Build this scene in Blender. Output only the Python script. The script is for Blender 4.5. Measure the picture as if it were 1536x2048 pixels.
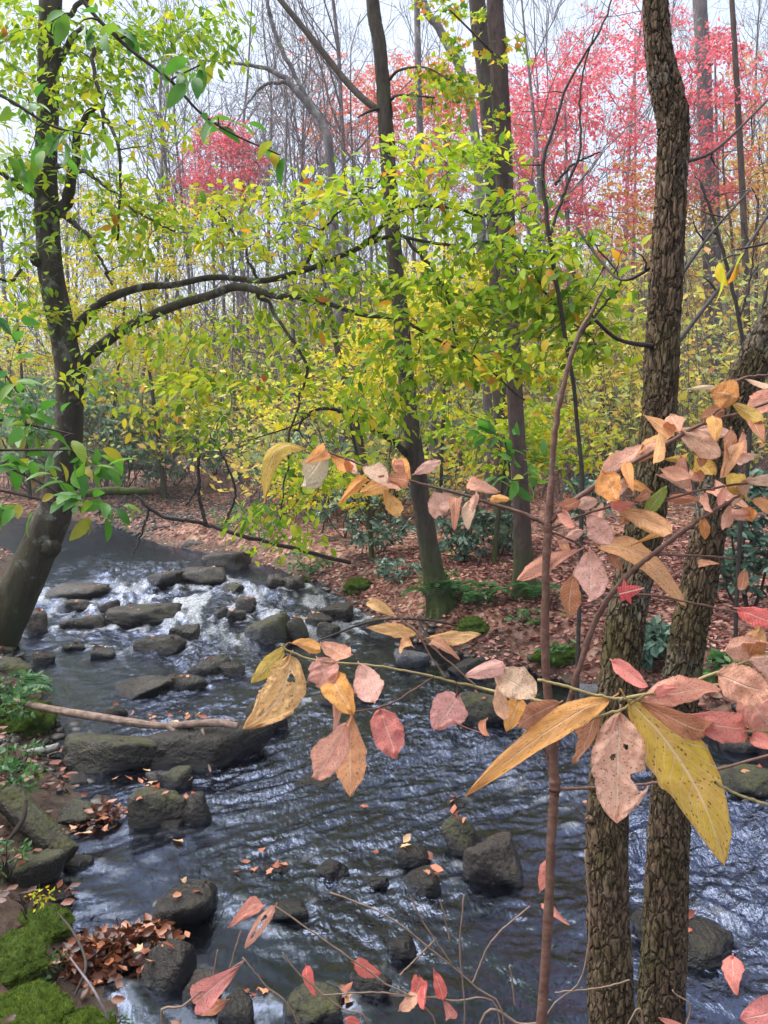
import bpy, math, random
import numpy as np
from mathutils import Vector, Matrix

for _o in list(bpy.data.objects):
    bpy.data.objects.remove(_o, do_unlink=True)
SC = bpy.context.scene
COL = SC.collection
RAD = math.radians

# ------------------------------------------------------------------ camera
CAM_H = 2.2
PITCH = math.atan((1024 - 880) / 1538.0)
FPX = 1538.0
cam_d = bpy.data.cameras.new('camera')
cam_d.sensor_fit = 'VERTICAL'
cam_d.sensor_height = 36.0
cam_d.lens = 36.0 * FPX / 2048.0
cam_d.clip_start = 0.05
cam_d.clip_end = 1000
cam = bpy.data.objects.new('camera', cam_d)
COL.objects.link(cam)
cam.location = (0, 0, CAM_H)
cam.rotation_euler = (math.pi / 2 - PITCH, 0, 0)
SC.camera = cam

# ------------------------------------------------------------------ sky, sun, exposure
SUN_EL, SUN_AZ = RAD(62), RAD(-75)        # azimuth measured from +Y towards +X
w = bpy.data.worlds.new('World')
SC.world = w
w.use_nodes = True
wt = w.node_tree
wt.nodes.clear()
wo = wt.nodes.new('ShaderNodeOutputWorld')
bg = wt.nodes.new('ShaderNodeBackground')
sky = wt.nodes.new('ShaderNodeTexSky')
sky.sky_type = 'NISHITA'
sky.sun_disc = False
sky.sun_elevation = SUN_EL
sky.sun_rotation = SUN_AZ
sky.dust_density = 4.0
sky.air_density = 1.0
mixw = wt.nodes.new('ShaderNodeMix')
mixw.data_type = 'RGBA'
mixw.inputs[0].default_value = 0.8
nzw = wt.nodes.new('ShaderNodeTexNoise')       # soft overcast cloud layer
nzw.inputs['Scale'].default_value = 1.6
nzw.inputs['Detail'].default_value = 4
rpw = wt.nodes.new('ShaderNodeValToRGB')
rpw.color_ramp.elements[0].position = 0.3
rpw.color_ramp.elements[0].color = (2.6, 3.0, 3.7, 1)
rpw.color_ramp.elements[1].position = 0.7
rpw.color_ramp.elements[1].color = (3.2, 3.55, 4.15, 1)
wt.links.new(nzw.outputs['Fac'], rpw.inputs['Fac'])
wt.links.new(sky.outputs[0], mixw.inputs[6])
wt.links.new(rpw.outputs[0], mixw.inputs[7])
wt.links.new(mixw.outputs[2], bg.inputs['Color'])
bg.inputs['Strength'].default_value = 0.10
wt.links.new(bg.outputs[0], wo.inputs[0])

sd = bpy.data.lights.new('sun', 'SUN')
sd.energy = 2.8
sd.angle = RAD(85)
sd.color = (1.0, 0.97, 0.93)
sun = bpy.data.objects.new('sun', sd)
COL.objects.link(sun)
_sv = Vector((math.sin(SUN_AZ) * math.cos(SUN_EL), math.cos(SUN_AZ) * math.cos(SUN_EL), math.sin(SUN_EL)))
sun.rotation_euler = _sv.to_track_quat('Z', 'Y').to_euler()
sun.location = (0, 0, 30)

SC.view_settings.view_transform = 'Standard'
SC.view_settings.look = 'None'
SC.view_settings.gamma = 1
SC.view_settings.use_curve_mapping = False
SC.view_settings.exposure = 1.66
SC.render.engine = 'CYCLES'
cy = SC.cycles
cy.max_bounces = 6
cy.diffuse_bounces = 3
cy.glossy_bounces = 3
cy.transmission_bounces = 3
cy.transparent_max_bounces = 8
cy.volume_bounces = 0
cy.use_denoising = True
cy.use_adaptive_sampling = True
cy.adaptive_threshold = 0.02
cy.sample_clamp_indirect = 4.0

# ------------------------------------------------------------------ helpers
CP, SP = math.cos(PITCH), math.sin(PITCH)

def at(px, py, Y):
    """world point at depth Y that the photograph shows at (px, py)"""
    u = (px - 768) / FPX
    v = (py - 1024) / FPX
    dy = CP - v * SP
    dz = -SP - v * CP
    t = Y / dy
    return np.array([u * t, Y, CAM_H + dz * t])

def onz(px, py, z=0.0):
    u = (px - 768) / FPX
    v = (py - 1024) / FPX
    dz = -SP - v * CP
    t = (z - CAM_H) / dz
    return np.array([u * t, (CP - v * SP) * t, z])

def lin(h):
    h = h.lstrip('#')
    c = [int(h[i:i + 2], 16) / 255 for i in (0, 2, 4)]
    return tuple(((x / 12.92) if x < 0.04045 else ((x + 0.055) / 1.055) ** 2.4) for x in c)

def _h(ix, iy, iz, s):
    n = (ix.astype(np.int64) * 374761393 + iy.astype(np.int64) * 668265263 + iz.astype(np.int64) * 2147483647 + s * 974711) & 0xffffffff
    n = ((n ^ (n >> 13)) * 1274126177) & 0xffffffff
    n = (n ^ (n >> 16)) & 0xffffffff
    n = (n * 2246822519) & 0xffffffff
    return ((n ^ (n >> 15)) & 0xffffff) / float(0xffffff)

def vnoise(x, y, z=None, s=0):
    x = np.asarray(x, float); y = np.asarray(y, float)
    z = np.zeros_like(x) if z is None else np.asarray(z, float)
    ix, iy, iz = np.floor(x), np.floor(y), np.floor(z)
    fx, fy, fz = x - ix, y - iy, z - iz
    fx, fy, fz = [f * f * f * (f * (f * 6 - 15) + 10) for f in (fx, fy, fz)]
    r = 0
    for a in (0, 1):
        for b in (0, 1):
            for c in (0, 1):
                wgt = (fx if a else 1 - fx) * (fy if b else 1 - fy) * (fz if c else 1 - fz)
                r = r + wgt * _h(ix + a, iy + b, iz + c, s)
    return r * 2 - 1

def fbm(x, y, z=None, s=0, o=4, g=0.5):
    r = 0; a = 1.0; f = 1.0; t = 0
    for i in range(o):
        r = r + a * vnoise(np.asarray(x) * f + i * 17.3, np.asarray(y) * f - i * 9.1, None if z is None else np.asarray(z) * f, s + i)
        t += a; a *= g; f *= 2.03
    return r / t

def sst(a, b, x):
    t = np.clip((np.asarray(x, float) - a) / (b - a), 0, 1)
    return t * t * (3 - 2 * t)

def unit(v):
    v = np.asarray(v, float)
    return v / np.maximum(np.linalg.norm(v, axis=-1, keepdims=True), 1e-9)

def catmull(P, n):
    P = np.asarray(P, float)
    if len(P) == 2:
        t = np.linspace(0, 1, n)[:, None]
        return P[0] * (1 - t) + P[1] * t
    A = np.vstack([2 * P[0] - P[1], P, 2 * P[-1] - P[-2]])
    m = len(P) - 1
    t = np.linspace(0, m, n)
    i = np.minimum(t.astype(int), m - 1)
    f = (t - i)[:, None]
    p0, p1, p2, p3 = A[i], A[i + 1], A[i + 2], A[i + 3]
    return 0.5 * (2 * p1 + (p2 - p0) * f + (2 * p0 - 5 * p1 + 4 * p2 - p3) * f ** 2 + (3 * p1 - p0 - 3 * p2 + p3) * f ** 3)

def frames(P):
    T = unit(np.gradient(P, axis=0))
    ref = np.array([1.0, 0, 0]) if abs(T[0][0]) < 0.9 else np.array([0, 1.0, 0])
    n0 = unit(np.cross(T[0], ref))
    N = [n0]
    for i in range(1, len(P)):
        v = N[-1] - T[i] * np.dot(N[-1], T[i])
        N.append(v / max(np.linalg.norm(v), 1e-9))
    N = np.array(N)
    return T, N, np.cross(T, N)

class MB:
    """collects shapes into one mesh"""
    def __init__(s):
        s.V = []; s.Q = []; s.T = []; s.R = []; s.U = []; s.n = 0
    def add(s, V, Q=None, T=None, rnd=0.0, uv=None):
        V = np.asarray(V, float).reshape(-1, 3)
        if Q is not None and len(Q): s.Q.append(np.asarray(Q, np.int64).reshape(-1, 4) + s.n)
        if T is not None and len(T): s.T.append(np.asarray(T, np.int64).reshape(-1, 3) + s.n)
        s.V.append(V)
        s.R.append(np.broadcast_to(np.asarray(rnd, float), (len(V),)))
        s.U.append(np.zeros((len(V), 2)) if uv is None else np.asarray(uv, float))
        s.n += len(V)
    def tube(s, P, R, k=8, rnd=0.0, cap=True):
        P = np.asarray(P, float); R = np.asarray(R, float)
        if cap:
            P = np.vstack([P, P[-1] + (P[-1] - P[-2]) * 1e-3]); R = np.append(R, 1e-4)
        T, N, B = frames(P)
        a = np.arange(k) * 2 * np.pi / k
        V = P[:, None] + R[:, None, None] * (np.cos(a)[None, :, None] * N[:, None] + np.sin(a)[None, :, None] * B[:, None])
        n = len(P)
        i = (np.arange(n - 1) * k)[:, None]; j = np.arange(k)[None]; j2 = (j + 1) % k
        Q = np.stack([i + j, i + j2, i + k + j2, i + k + j], -1).reshape(-1, 4)
        s.add(V, Q, rnd=rnd)
    def mesh(s, name, mat, origin=(0, 0, 0), smooth=True, extra=None):
        me = bpy.data.meshes.new(name)
        if s.n:
            V = np.vstack(s.V) - np.asarray(origin, float)
            Q = np.vstack(s.Q) if s.Q else np.zeros((0, 4), np.int64)
            T = np.vstack(s.T) if s.T else np.zeros((0, 3), np.int64)
            me.vertices.add(len(V)); me.vertices.foreach_set('co', V.astype(np.float32).ravel())
            L = np.concatenate([Q.ravel(), T.ravel()]).astype(np.int32)
            me.loops.add(len(L)); me.loops.foreach_set('vertex_index', L)
            st = np.concatenate([np.arange(len(Q)) * 4, len(Q) * 4 + np.arange(len(T)) * 3]).astype(np.int32)
            me.polygons.add(len(st)); me.polygons.foreach_set('loop_start', st)
            me.polygons.foreach_set('use_smooth', np.full(len(st), bool(smooth)))
            at_ = me.attributes.new('rnd', 'FLOAT', 'POINT')
            at_.data.foreach_set('value', np.concatenate(s.R).astype(np.float32))
            U = np.vstack(s.U)
            if np.any(U):
                ul = me.uv_layers.new(name='UVMap')
                ul.data.foreach_set('uv', U[L].astype(np.float32).ravel())
            for k_, v_ in (extra or {}).items():
                a_ = me.attributes.new(k_, 'FLOAT', 'POINT')
                a_.data.foreach_set('value', np.asarray(v_, np.float32).ravel())
            me.update(calc_edges=True)
        if mat: me.materials.append(mat)
        return me
    def build(s, name, mat, parent=None, origin=None, smooth=True, extra=None):
        if origin is None:
            origin = tuple(parent.location) if parent is not None else (0, 0, 0)
        o = bpy.data.objects.new(name, s.mesh(name, mat, origin, smooth, extra))
        COL.objects.link(o)
        if parent is not None: o.parent = parent
        else: o.location = origin
        return o

def tag(o, label=None, cat=None, group=None, kind=None):
    if label: o['label'] = label
    if cat: o['category'] = cat
    if group: o['group'] = group
    if kind: o['kind'] = kind
    return o

def empty(name, loc, label=None, cat=None, group=None):
    o = bpy.data.objects.new(name, None)
    o.empty_display_size = 0.1
    COL.objects.link(o)
    o.location = tuple(float(c) for c in loc)
    return tag(o, label, cat, group)

def copy_tree(root, loc, rz=0.0, sc=1.0):
    r = root.copy(); COL.objects.link(r)
    r.location = loc; r.rotation_euler = (0, 0, rz); r.scale = (sc, sc, sc)
    for ch in list(root.children):
        c = ch.copy(); COL.objects.link(c); c.parent = r
        for g in list(ch.children):
            d = g.copy(); COL.objects.link(d); d.parent = c
    return r

# ------------------------------------------------------------------ materials
class G:
    def __init__(s, name):
        s.m = bpy.data.materials.new(name); s.m.use_nodes = True
        s.t = s.m.node_tree; s.t.nodes.clear()
        s.out = s.t.nodes.new('ShaderNodeOutputMaterial')
    def n(s, typ, inp=None, **props):
        nd = s.t.nodes.new('ShaderNode' + typ)
        for k, v in props.items(): setattr(nd, k, v)
        for k, v in (inp or {}).items():
            if isinstance(v, bpy.types.NodeSocket): s.t.links.new(v, nd.inputs[k])
            else: nd.inputs[k].default_value = v
        return nd
    def noise(s, scale, vec=None, detail=4, rough=0.55, dist=0.0):
        i = {'Scale': scale, 'Detail': detail, 'Roughness': rough, 'Distortion': dist}
        if vec is not None: i['Vector'] = vec
        return s.n('TexNoise', i).outputs['Fac']
    def ramp(s, fac, stops, interp='LINEAR'):
        nd = s.n('ValToRGB', {'Fac': fac}); cr = nd.color_ramp; cr.interpolation = interp
        while len(cr.elements) < len(stops): cr.elements.new(0.5)
        for e, (p, c) in zip(cr.elements, stops):
            e.position = p; e.color = (*c, 1) if len(c) == 3 else c
        return nd.outputs['Color']
    def mix(s, f, a, b, blend='MIX'):
        nd = s.n('Mix', data_type='RGBA', blend_type=blend)
        for i, v in ((0, f), (6, a), (7, b)):
            if isinstance(v, bpy.types.NodeSocket): s.t.links.new(v, nd.inputs[i])
            elif i == 0: nd.inputs[0].default_value = v
            else: nd.inputs[i].default_value = (*v, 1)
        return nd.outputs[2]
    def math(s, op, a, b=0.0, c=0.0, clamp=False):
        nd = s.n('Math', operation=op, use_clamp=clamp)
        for i, v in enumerate((a, b, c)):
            if isinstance(v, bpy.types.NodeSocket): s.t.links.new(v, nd.inputs[i])
            else: nd.inputs[i].default_value = v
        return nd.outputs[0]
    def mrange(s, v, a, b, c=0.0, d=1.0):
        return s.n('MapRange', {0: v, 1: a, 2: b, 3: c, 4: d}).outputs[0]
    def attr(s, name): return s.n('Attribute', attribute_name=name).outputs['Fac']
    def obj(s): return s.n('TexCoord').outputs['Object']
    def pos(s): return s.n('NewGeometry').outputs['Position']
    def scaled(s, vec, sc): return s.n('Mapping', {'Vector': vec, 'Scale': sc}).outputs[0]
    def bump(s, h, strength=0.5, dist=0.02): return s.n('Bump', {'Height': h, 'Strength': strength, 'Distance': dist}).outputs[0]
    def principled(s, col, rough=0.7, spec=0.3, normal=None):
        i = {'Base Color': col if isinstance(col, bpy.types.NodeSocket) else (*col, 1), 'Roughness': rough, 'Specular IOR Level': spec}
        if normal is not None: i['Normal'] = normal
        return s.n('BsdfPrincipled', i).outputs[0]
    def done(s, sh):
        s.t.links.new(sh, s.out.inputs[0]); return s.m

def leaf_mat(name, stops, source='attr', trans=0.52, rough=0.5, spec=0.3, tboost=1.0):
    g = G(name)
    fac = g.attr('rnd') if source == 'attr' else g.n('ObjectInfo').outputs['Random']
    col = g.ramp(fac, stops)
    nz = g.noise(30, g.pos(), 2)
    col = g.mix(g.mrange(nz, 0.35, 0.75, 0.0, 0.3), col, (0.5, 0.42, 0.3), 'MULTIPLY')
    p = g.principled(col, rough, spec)
    tr = g.n('BsdfTranslucent', {'Color': g.mix(1.0, col, (tboost, tboost, tboost), 'MULTIPLY')}).outputs[0]
    return g.done(g.n('MixShader', {0: trans, 1: p, 2: tr}).outputs[0])

def bark_mat(name, c1, c2, moss=0.0, mosscol=(0.06, 0.085, 0.02), lichen=0.0, scale=1.0, furrow=None, low_moss=0.0, plates=0.0):
    g = G(name)
    v = g.obj()
    n1 = g.noise(9 * scale, g.scaled(v, (1, 1, 0.35)), 6, 0.65)
    col = g.ramp(n1, [(0.3, c1), (0.7, c2)])
    n2 = g.noise(60 * scale, g.scaled(v, (1, 1, 0.25)), 3)
    col = g.mix(0.5, col, g.ramp(n2, [(0.3, (0.45, 0.45, 0.45)), (0.7, (1.25, 1.25, 1.25))]), 'MULTIPLY')
    if furrow is not None:
        col = g.mix(g.mrange(g.attr('rnd'), 0.1, 0.6, 0.9, 0.0), col, furrow)
    if lichen:
        nl = g.noise(5, v, 5, 0.7)
        col = g.mix(g.mrange(nl, 0.55, 0.66, 0.0, lichen), col, (0.34, 0.36, 0.31))
    if moss:
        nm = g.noise(2.2, v, 5, 0.7)
        f = g.mrange(nm, 0.62 - 0.25 * moss, 0.78 - 0.2 * moss, 0.0, min(1.0, 0.5 + moss * 0.5))
        col = g.mix(f, col, mosscol)
    if low_moss:
        sz = g.n('SeparateXYZ', {0: v}).outputs[2]
        f = g.math('MULTIPLY', g.mrange(sz, 0.0, low_moss, 1.0, 0.0), g.mrange(g.noise(5, v, 4), 0.3, 0.6, 0.2, 1.0))
        col = g.mix(f, col, mosscol)
    hgt = g.noise(45 * scale, g.scaled(v, (1, 1, 0.3)), 5, 0.7)
    if plates:
        wv = g.n('VectorMath', {0: v, 1: g.n('VectorMath', {0: g.n('TexNoise', {'Vector': v, 'Scale': 14.0, 'Detail': 3.0}).outputs['Color'], 'Scale': 0.045}, operation='SCALE').outputs[0]}, operation='ADD').outputs[0]
        vd = g.n('TexVoronoi', {'Vector': g.scaled(wv, (1, 1, 0.34)), 'Scale': plates, 'Randomness': 1.0}, feature='DISTANCE_TO_EDGE').outputs['Distance']
        pl = g.mrange(vd, 0.0, 0.16)
        col = g.mix(g.mrange(pl, 0.0, 0.5, 0.55, 0.0), col, furrow or (0.02, 0.015, 0.01))
        hgt = g.math('ADD', g.math('MULTIPLY', hgt, 0.5), g.math('MULTIPLY', pl, 1.3))
    nb = g.bump(hgt, 0.85 if plates else 0.6, 0.016 if plates else 0.012)
    return g.done(g.principled(col, 0.85, 0.2, nb))

def plain_mat(name, c1, c2, scale=20, rough=0.7, spec=0.3, bump=0.3):
    g = G(name); v = g.obj(); n = g.noise(scale, v, 5, 0.65)
    return g.done(g.principled(g.ramp(n, [(0.3, c1), (0.7, c2)]), rough, spec, g.bump(n, bump, 0.01)))

M = {}
# foliage
YG = [(0.0, (0.10, 0.23, 0.018)), (0.25, (0.25, 0.41, 0.018)), (0.6, (0.48, 0.56, 0.025)), (0.85, (0.68, 0.57, 0.03)), (0.95, (0.66, 0.32, 0.03)), (1.0, (0.36, 0.10, 0.03))]
YE = [(0.0, (0.34, 0.47, 0.03)), (0.4, (0.58, 0.60, 0.03)), (0.75, (0.76, 0.58, 0.03)), (0.92, (0.72, 0.36, 0.03)), (1.0, (0.42, 0.14, 0.04))]
GR = [(0.0, (0.03, 0.11, 0.035)), (0.5, (0.06, 0.18, 0.05)), (0.9, (0.13, 0.26, 0.07)), (1.0, (0.3, 0.3, 0.05))]
M['leaf_arch'] = leaf_mat('arch_leaf', YG)
M['leaf_arch_obj'] = leaf_mat('arch_leaf_single', YG, 'obj')
M['leaf_yellow'] = leaf_mat('yellow_leaf', YE)
M['leaf_yellow_obj'] = leaf_mat('yellow_leaf_single', YE, 'obj')
M['leaf_green'] = leaf_mat('green_leaf', GR, rough=0.35, spec=0.5)
M['leaf_green_obj'] = leaf_mat('green_leaf_single', [(0, (0.05, 0.18, 0.02)), (0.6, (0.10, 0.28, 0.03)), (0.9, (0.2, 0.33, 0.03)), (1, (0.45, 0.33, 0.03))], 'obj', rough=0.35, spec=0.5)
M['leaf_laurel'] = leaf_mat('laurel_leaf', [(0, (0.035, 0.085, 0.055)), (0.6, (0.09, 0.18, 0.12)), (1, (0.24, 0.32, 0.24))], trans=0.2, rough=0.3, spec=0.6)
M['leaf_pale'] = leaf_mat('thicket_leaf', [(0, (0.12, 0.25, 0.15)), (0.6, (0.28, 0.46, 0.30)), (1, (0.52, 0.60, 0.40))], trans=0.4, rough=0.35, spec=0.6)
M['leaf_red'] = leaf_mat('red_maple_leaf', [(0, (0.45, 0.05, 0.09)), (0.5, (0.78, 0.14, 0.20)), (0.85, (0.82, 0.26, 0.23)), (1, (0.75, 0.36, 0.16))], trans=0.5)
M['leaf_coral'] = leaf_mat('coral_maple_leaf', [(0, (0.5, 0.07, 0.08)), (0.5, (0.76, 0.18, 0.13)), (0.85, (0.75, 0.36, 0.16)), (1, (0.6, 0.38, 0.14))], trans=0.5)
M['leaf_ochre'] = leaf_mat('ochre_leaf', [(0, (0.42, 0.22, 0.1)), (0.5, (0.64, 0.36, 0.09)), (0.9, (0.68, 0.5, 0.11)), (1, (0.45, 0.42, 0.13))], trans=0.45)
M['leaf_brush'] = leaf_mat('brush_leaf', [(0, (0.20, 0.26, 0.15)), (0.25, (0.27, 0.36, 0.15)), (0.5, (0.42, 0.48, 0.12)), (0.72, (0.66, 0.58, 0.08)), (0.88, (0.62, 0.40, 0.12)), (1, (0.45, 0.22, 0.15))], trans=0.4)
LIT = [(0.0, (0.04, 0.018, 0.016)), (0.25, (0.11, 0.04, 0.033)), (0.5, (0.24, 0.085, 0.068)), (0.7, (0.38, 0.17, 0.14)), (0.87, (0.56, 0.34, 0.29)), (0.95, (0.5, 0.22, 0.06)), (1.0, (0.55, 0.42, 0.1))]
M['litter_wet'] = leaf_mat('wet_brown_leaf', [(0, (0.03, 0.013, 0.009)), (0.4, (0.09, 0.03, 0.016)), (0.75, (0.2, 0.065, 0.03)), (0.92, (0.36, 0.13, 0.06)), (1, (0.45, 0.22, 0.12))], trans=0.1, rough=0.3, spec=0.5)
M['litter'] = leaf_mat('fallen_leaf_litter', LIT, trans=0.1, rough=0.5, spec=0.35)
M['litter_obj'] = leaf_mat('fallen_leaf_single', [(0, (0.14, 0.04, 0.025)), (0.4, (0.34, 0.10, 0.05)), (0.75, (0.5, 0.22, 0.12)), (1, (0.55, 0.4, 0.22))], 'obj', trans=0.12, rough=0.4, spec=0.4)
# wood
M['bark_arch'] = bark_mat('smooth_grey_bark', (0.024, 0.019, 0.013), (0.075, 0.061, 0.046), moss=0.5, mosscol=(0.03, 0.033, 0.01), lichen=0.4, scale=0.8, low_moss=1.3)
M['bark_ridge'] = bark_mat('ridged_brown_bark', (0.085, 0.056, 0.034), (0.19, 0.13, 0.082), moss=0.75, mosscol=(0.07, 0.062, 0.02), lichen=0.25, scale=1.6, furrow=(0.018, 0.013, 0.009), plates=44.0)
M['bark_dark'] = bark_mat('dark_bark', (0.026, 0.02, 0.016), (0.08, 0.063, 0.05), moss=0.25, scale=1.0, low_moss=0.9)
M['bark_redbrown'] = bark_mat('red_brown_bark', (0.04, 0.026, 0.022), (0.11, 0.075, 0.066), moss=0.15, scale=1.0, low_moss=0.8)
M['bark_grey'] = bark_mat('far_grey_bark', (0.075, 0.065, 0.066), (0.19, 0.17, 0.172), lichen=0.6, scale=0.6)
M['twig'] = plain_mat('dark_twig', (0.02, 0.015, 0.013), (0.05, 0.038, 0.03), 30)
M['twig_grey'] = plain_mat('grey_twig', (0.08, 0.066, 0.07), (0.17, 0.145, 0.152), 30)
M['twig_tan'] = plain_mat('tan_twig', (0.13, 0.085, 0.06), (0.24, 0.165, 0.12), 40)
M['stem'] = plain_mat('sapling_stem_bark', (0.075, 0.036, 0.025), (0.16, 0.085, 0.062), 60, 0.6, 0.35, 0.5)
M['stem_olive'] = plain_mat('olive_twig_bark', (0.2, 0.16, 0.06), (0.3, 0.25, 0.1), 60, 0.55, 0.4)
M['driftwood'] = plain_mat('driftwood', (0.07, 0.045, 0.034), (0.30, 0.21, 0.165), 22, 0.75, 0.25, 0.6)

def rock_mat(name, dry1, dry2, moss):
    g = G(name); v = g.obj()
    n1 = g.noise(6, v, 7, 0.65)
    col = g.ramp(n1, [(0.3, dry1), (0.68, dry2)])
    n3 = g.noise(45, v, 4, 0.7)
    col = g.mix(0.6, col, g.ramp(n3, [(0.35, (0.55, 0.55, 0.55)), (0.7, (1.3, 1.3, 1.3))]), 'MULTIPLY')
    ct = g.noise(2.5, g.scaled(v, (1, 1, 2.5)), 5, 0.7)
    col = g.mix(g.mrange(ct, 0.52, 0.68, 0.0, 0.5), col, g.ramp(g.n('ObjectInfo').outputs['Random'], [(0, (0.055, 0.036, 0.023)), (0.5, (0.036, 0.033, 0.031)), (1, (0.065, 0.056, 0.046))]))
    col = g.mix(g.mrange(g.noise(16, v, 4, 0.75), 0.66, 0.72, 0.0, 0.45), col, (0.16, 0.165, 0.15))
    nz = g.n('SeparateXYZ', {0: g.n('NewGeometry').outputs['Normal']}).outputs[2]
    nm = g.noise(4.5, v, 6, 0.75)
    f = g.math('MULTIPLY', g.mrange(nz, 0.15, 0.7), g.mrange(nm, 0.66 - 0.34 * moss, 0.82 - 0.3 * moss))
    pz = g.n('SeparateXYZ', {0: g.pos()}); yy = pz.outputs[1]
    wl = g.math('ADD', g.mrange(yy, 6, 9, 0, 0.05), g.mrange(yy, 9, 12, 0, 0.07))          # water level there
    wet = g.mrange(g.math('ADD', g.math('SUBTRACT', pz.outputs[2], wl), g.math('MULTIPLY', n1, -0.06)), -0.005, 0.05, 1.0, 0.0)
    f = g.math('MULTIPLY', f, g.math('SUBTRACT', 1.0, wet))
    col = g.mix(g.math('MULTIPLY', wet, 0.8), col, (0.006, 0.0055, 0.005))
    col = g.mix(f, col, g.ramp(g.noise(70, v, 3), [(0.3, (0.022, 0.026, 0.007)), (0.7, (0.075, 0.075, 0.02))]))
    rough = g.math('ADD', g.math('MULTIPLY', f, 0.5), g.mrange(g.noise(8, v, 3), 0.3, 0.7, 0.2, 0.46))
    rough = g.math('SUBTRACT', rough, g.math('MULTIPLY', wet, 0.22))
    h = g.math('ADD', n3, g.math('MULTIPLY', n1, 1.5))
    return g.done(g.principled(col, rough, 0.4, g.bump(h, 0.8, 0.03)))
M['rock'] = rock_mat('wet_dark_rock', (0.006, 0.0048, 0.004), (0.026, 0.02, 0.015), 0.35)
M['rock_brown'] = rock_mat('brown_rock', (0.012, 0.009, 0.007), (0.05, 0.037, 0.029), 0.3)
M['rock_moss'] = rock_mat('mossy_rock', (0.009, 0.008, 0.006), (0.036, 0.031, 0.022), 0.8)
M['rock_grey'] = rock_mat('grey_rock', (0.05, 0.05, 0.058), (0.14, 0.14, 0.155), 0.15)

def ground_mat():
    g = G('forest_floor'); p = g.pos()
    vo = g.n('TexVoronoi', {'Vector': p, 'Scale': 13.0, 'Randomness': 1.0})
    cr = g.n('SeparateColor', {0: vo.outputs['Color']}).outputs[0]
    col = g.ramp(cr, [(0, (0.07, 0.03, 0.022)), (0.35, (0.17, 0.075, 0.05)), (0.65, (0.30, 0.15, 0.105)), (0.9, (0.38, 0.24, 0.18)), (1, (0.2, 0.16, 0.06))])
    soil = g.ramp(g.noise(7, p, 5), [(0.3, (0.02, 0.014, 0.011)), (0.7, (0.075, 0.05, 0.037))])
    lf = g.math('MULTIPLY', g.mrange(g.noise(1.3, p, 4), 0.32, 0.5), g.attr('rnd'))
    col = g.mix(lf, soil, col)
    ms = g.mrange(g.noise(0.8, p, 5, 0.7), 0.58, 0.68, 0.0, 0.7)
    col = g.mix(g.math('MULTIPLY', ms, g.attr('rnd')), col, (0.05, 0.065, 0.018))
    bed = g.ramp(g.noise(9, p, 6, 0.7), [(0.3, (0.015, 0.011, 0.008)), (0.5, (0.055, 0.04, 0.027)), (0.72, (0.12, 0.09, 0.06))])
    col = g.mix(g.attr('bed'), col, bed)
    h = g.math('ADD', g.noise(20, p, 5, 0.7), g.math('MULTIPLY', vo.outputs['Distance'], 0.7))
    return g.done(g.principled(col, 0.8, 0.25, g.bump(h, 0.7, 0.04)))
M['ground'] = ground_mat()

def water_mat():
    g = G('stream_water'); p = g.pos()
    rot = g.n('Mapping', {'Vector': p, 'Rotation': (0, 0, RAD(-28)), 'Scale': (1, 0.45, 1)}).outputs[0]
    h = g.math('ADD', g.noise(26, rot, 3, 0.6, 0.6), g.math('MULTIPLY', g.noise(70, rot, 2, 0.6, 0.4), 0.22))
    nb = g.n('Bump', {'Height': h, 'Strength': g.math('MULTIPLY', g.attr('amp'), 0.85, clamp=True), 'Distance': 0.03}).outputs[0]
    fr = g.n('Fresnel', {'IOR': 2.3, 'Normal': nb}).outputs[0]
    tr = g.n('BsdfTransparent', {'Color': (0.28, 0.25, 0.225, 1)}).outputs[0]
    gl = g.n('BsdfGlossy', {'Color': (0.60, 0.70, 1, 1), 'Roughness': 0.16, 'Normal': nb}).outputs[0]
    ws = g.n('MixShader', {0: fr, 1: tr, 2: gl}).outputs[0]
    fn = g.noise(38, rot, 5, 0.75, 0.8)
    f = g.math('MULTIPLY', g.attr('foam'), g.mrange(fn, 0.36, 0.6, 0.12, 1.0), clamp=True)
    fo = g.principled((0.78, 0.82, 0.88), 0.6, 0.4, nb)
    return g.done(g.n('MixShader', {0: f, 1: ws, 2: fo}).outputs[0])
M['water'] = water_mat()
M['moss'] = leaf_mat('moss', [(0, (0.02, 0.036, 0.006)), (0.5, (0.07, 0.115, 0.011)), (1, (0.2, 0.25, 0.03))], trans=0.2, rough=0.8, spec=0.1)
M['moss_dull'] = leaf_mat('dull_moss', [(0, (0.03, 0.05, 0.01)), (0.5, (0.07, 0.11, 0.015)), (1, (0.15, 0.2, 0.03))], trans=0.2, rough=0.8, spec=0.1)
M['pebble'] = leaf_mat('pebbles', [(0, (0.015, 0.013, 0.012)), (0.5, (0.045, 0.038, 0.034)), (0.85, (0.09, 0.075, 0.068)), (1, (0.17, 0.155, 0.15))], trans=0.0, rough=0.4, spec=0.4)

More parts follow.
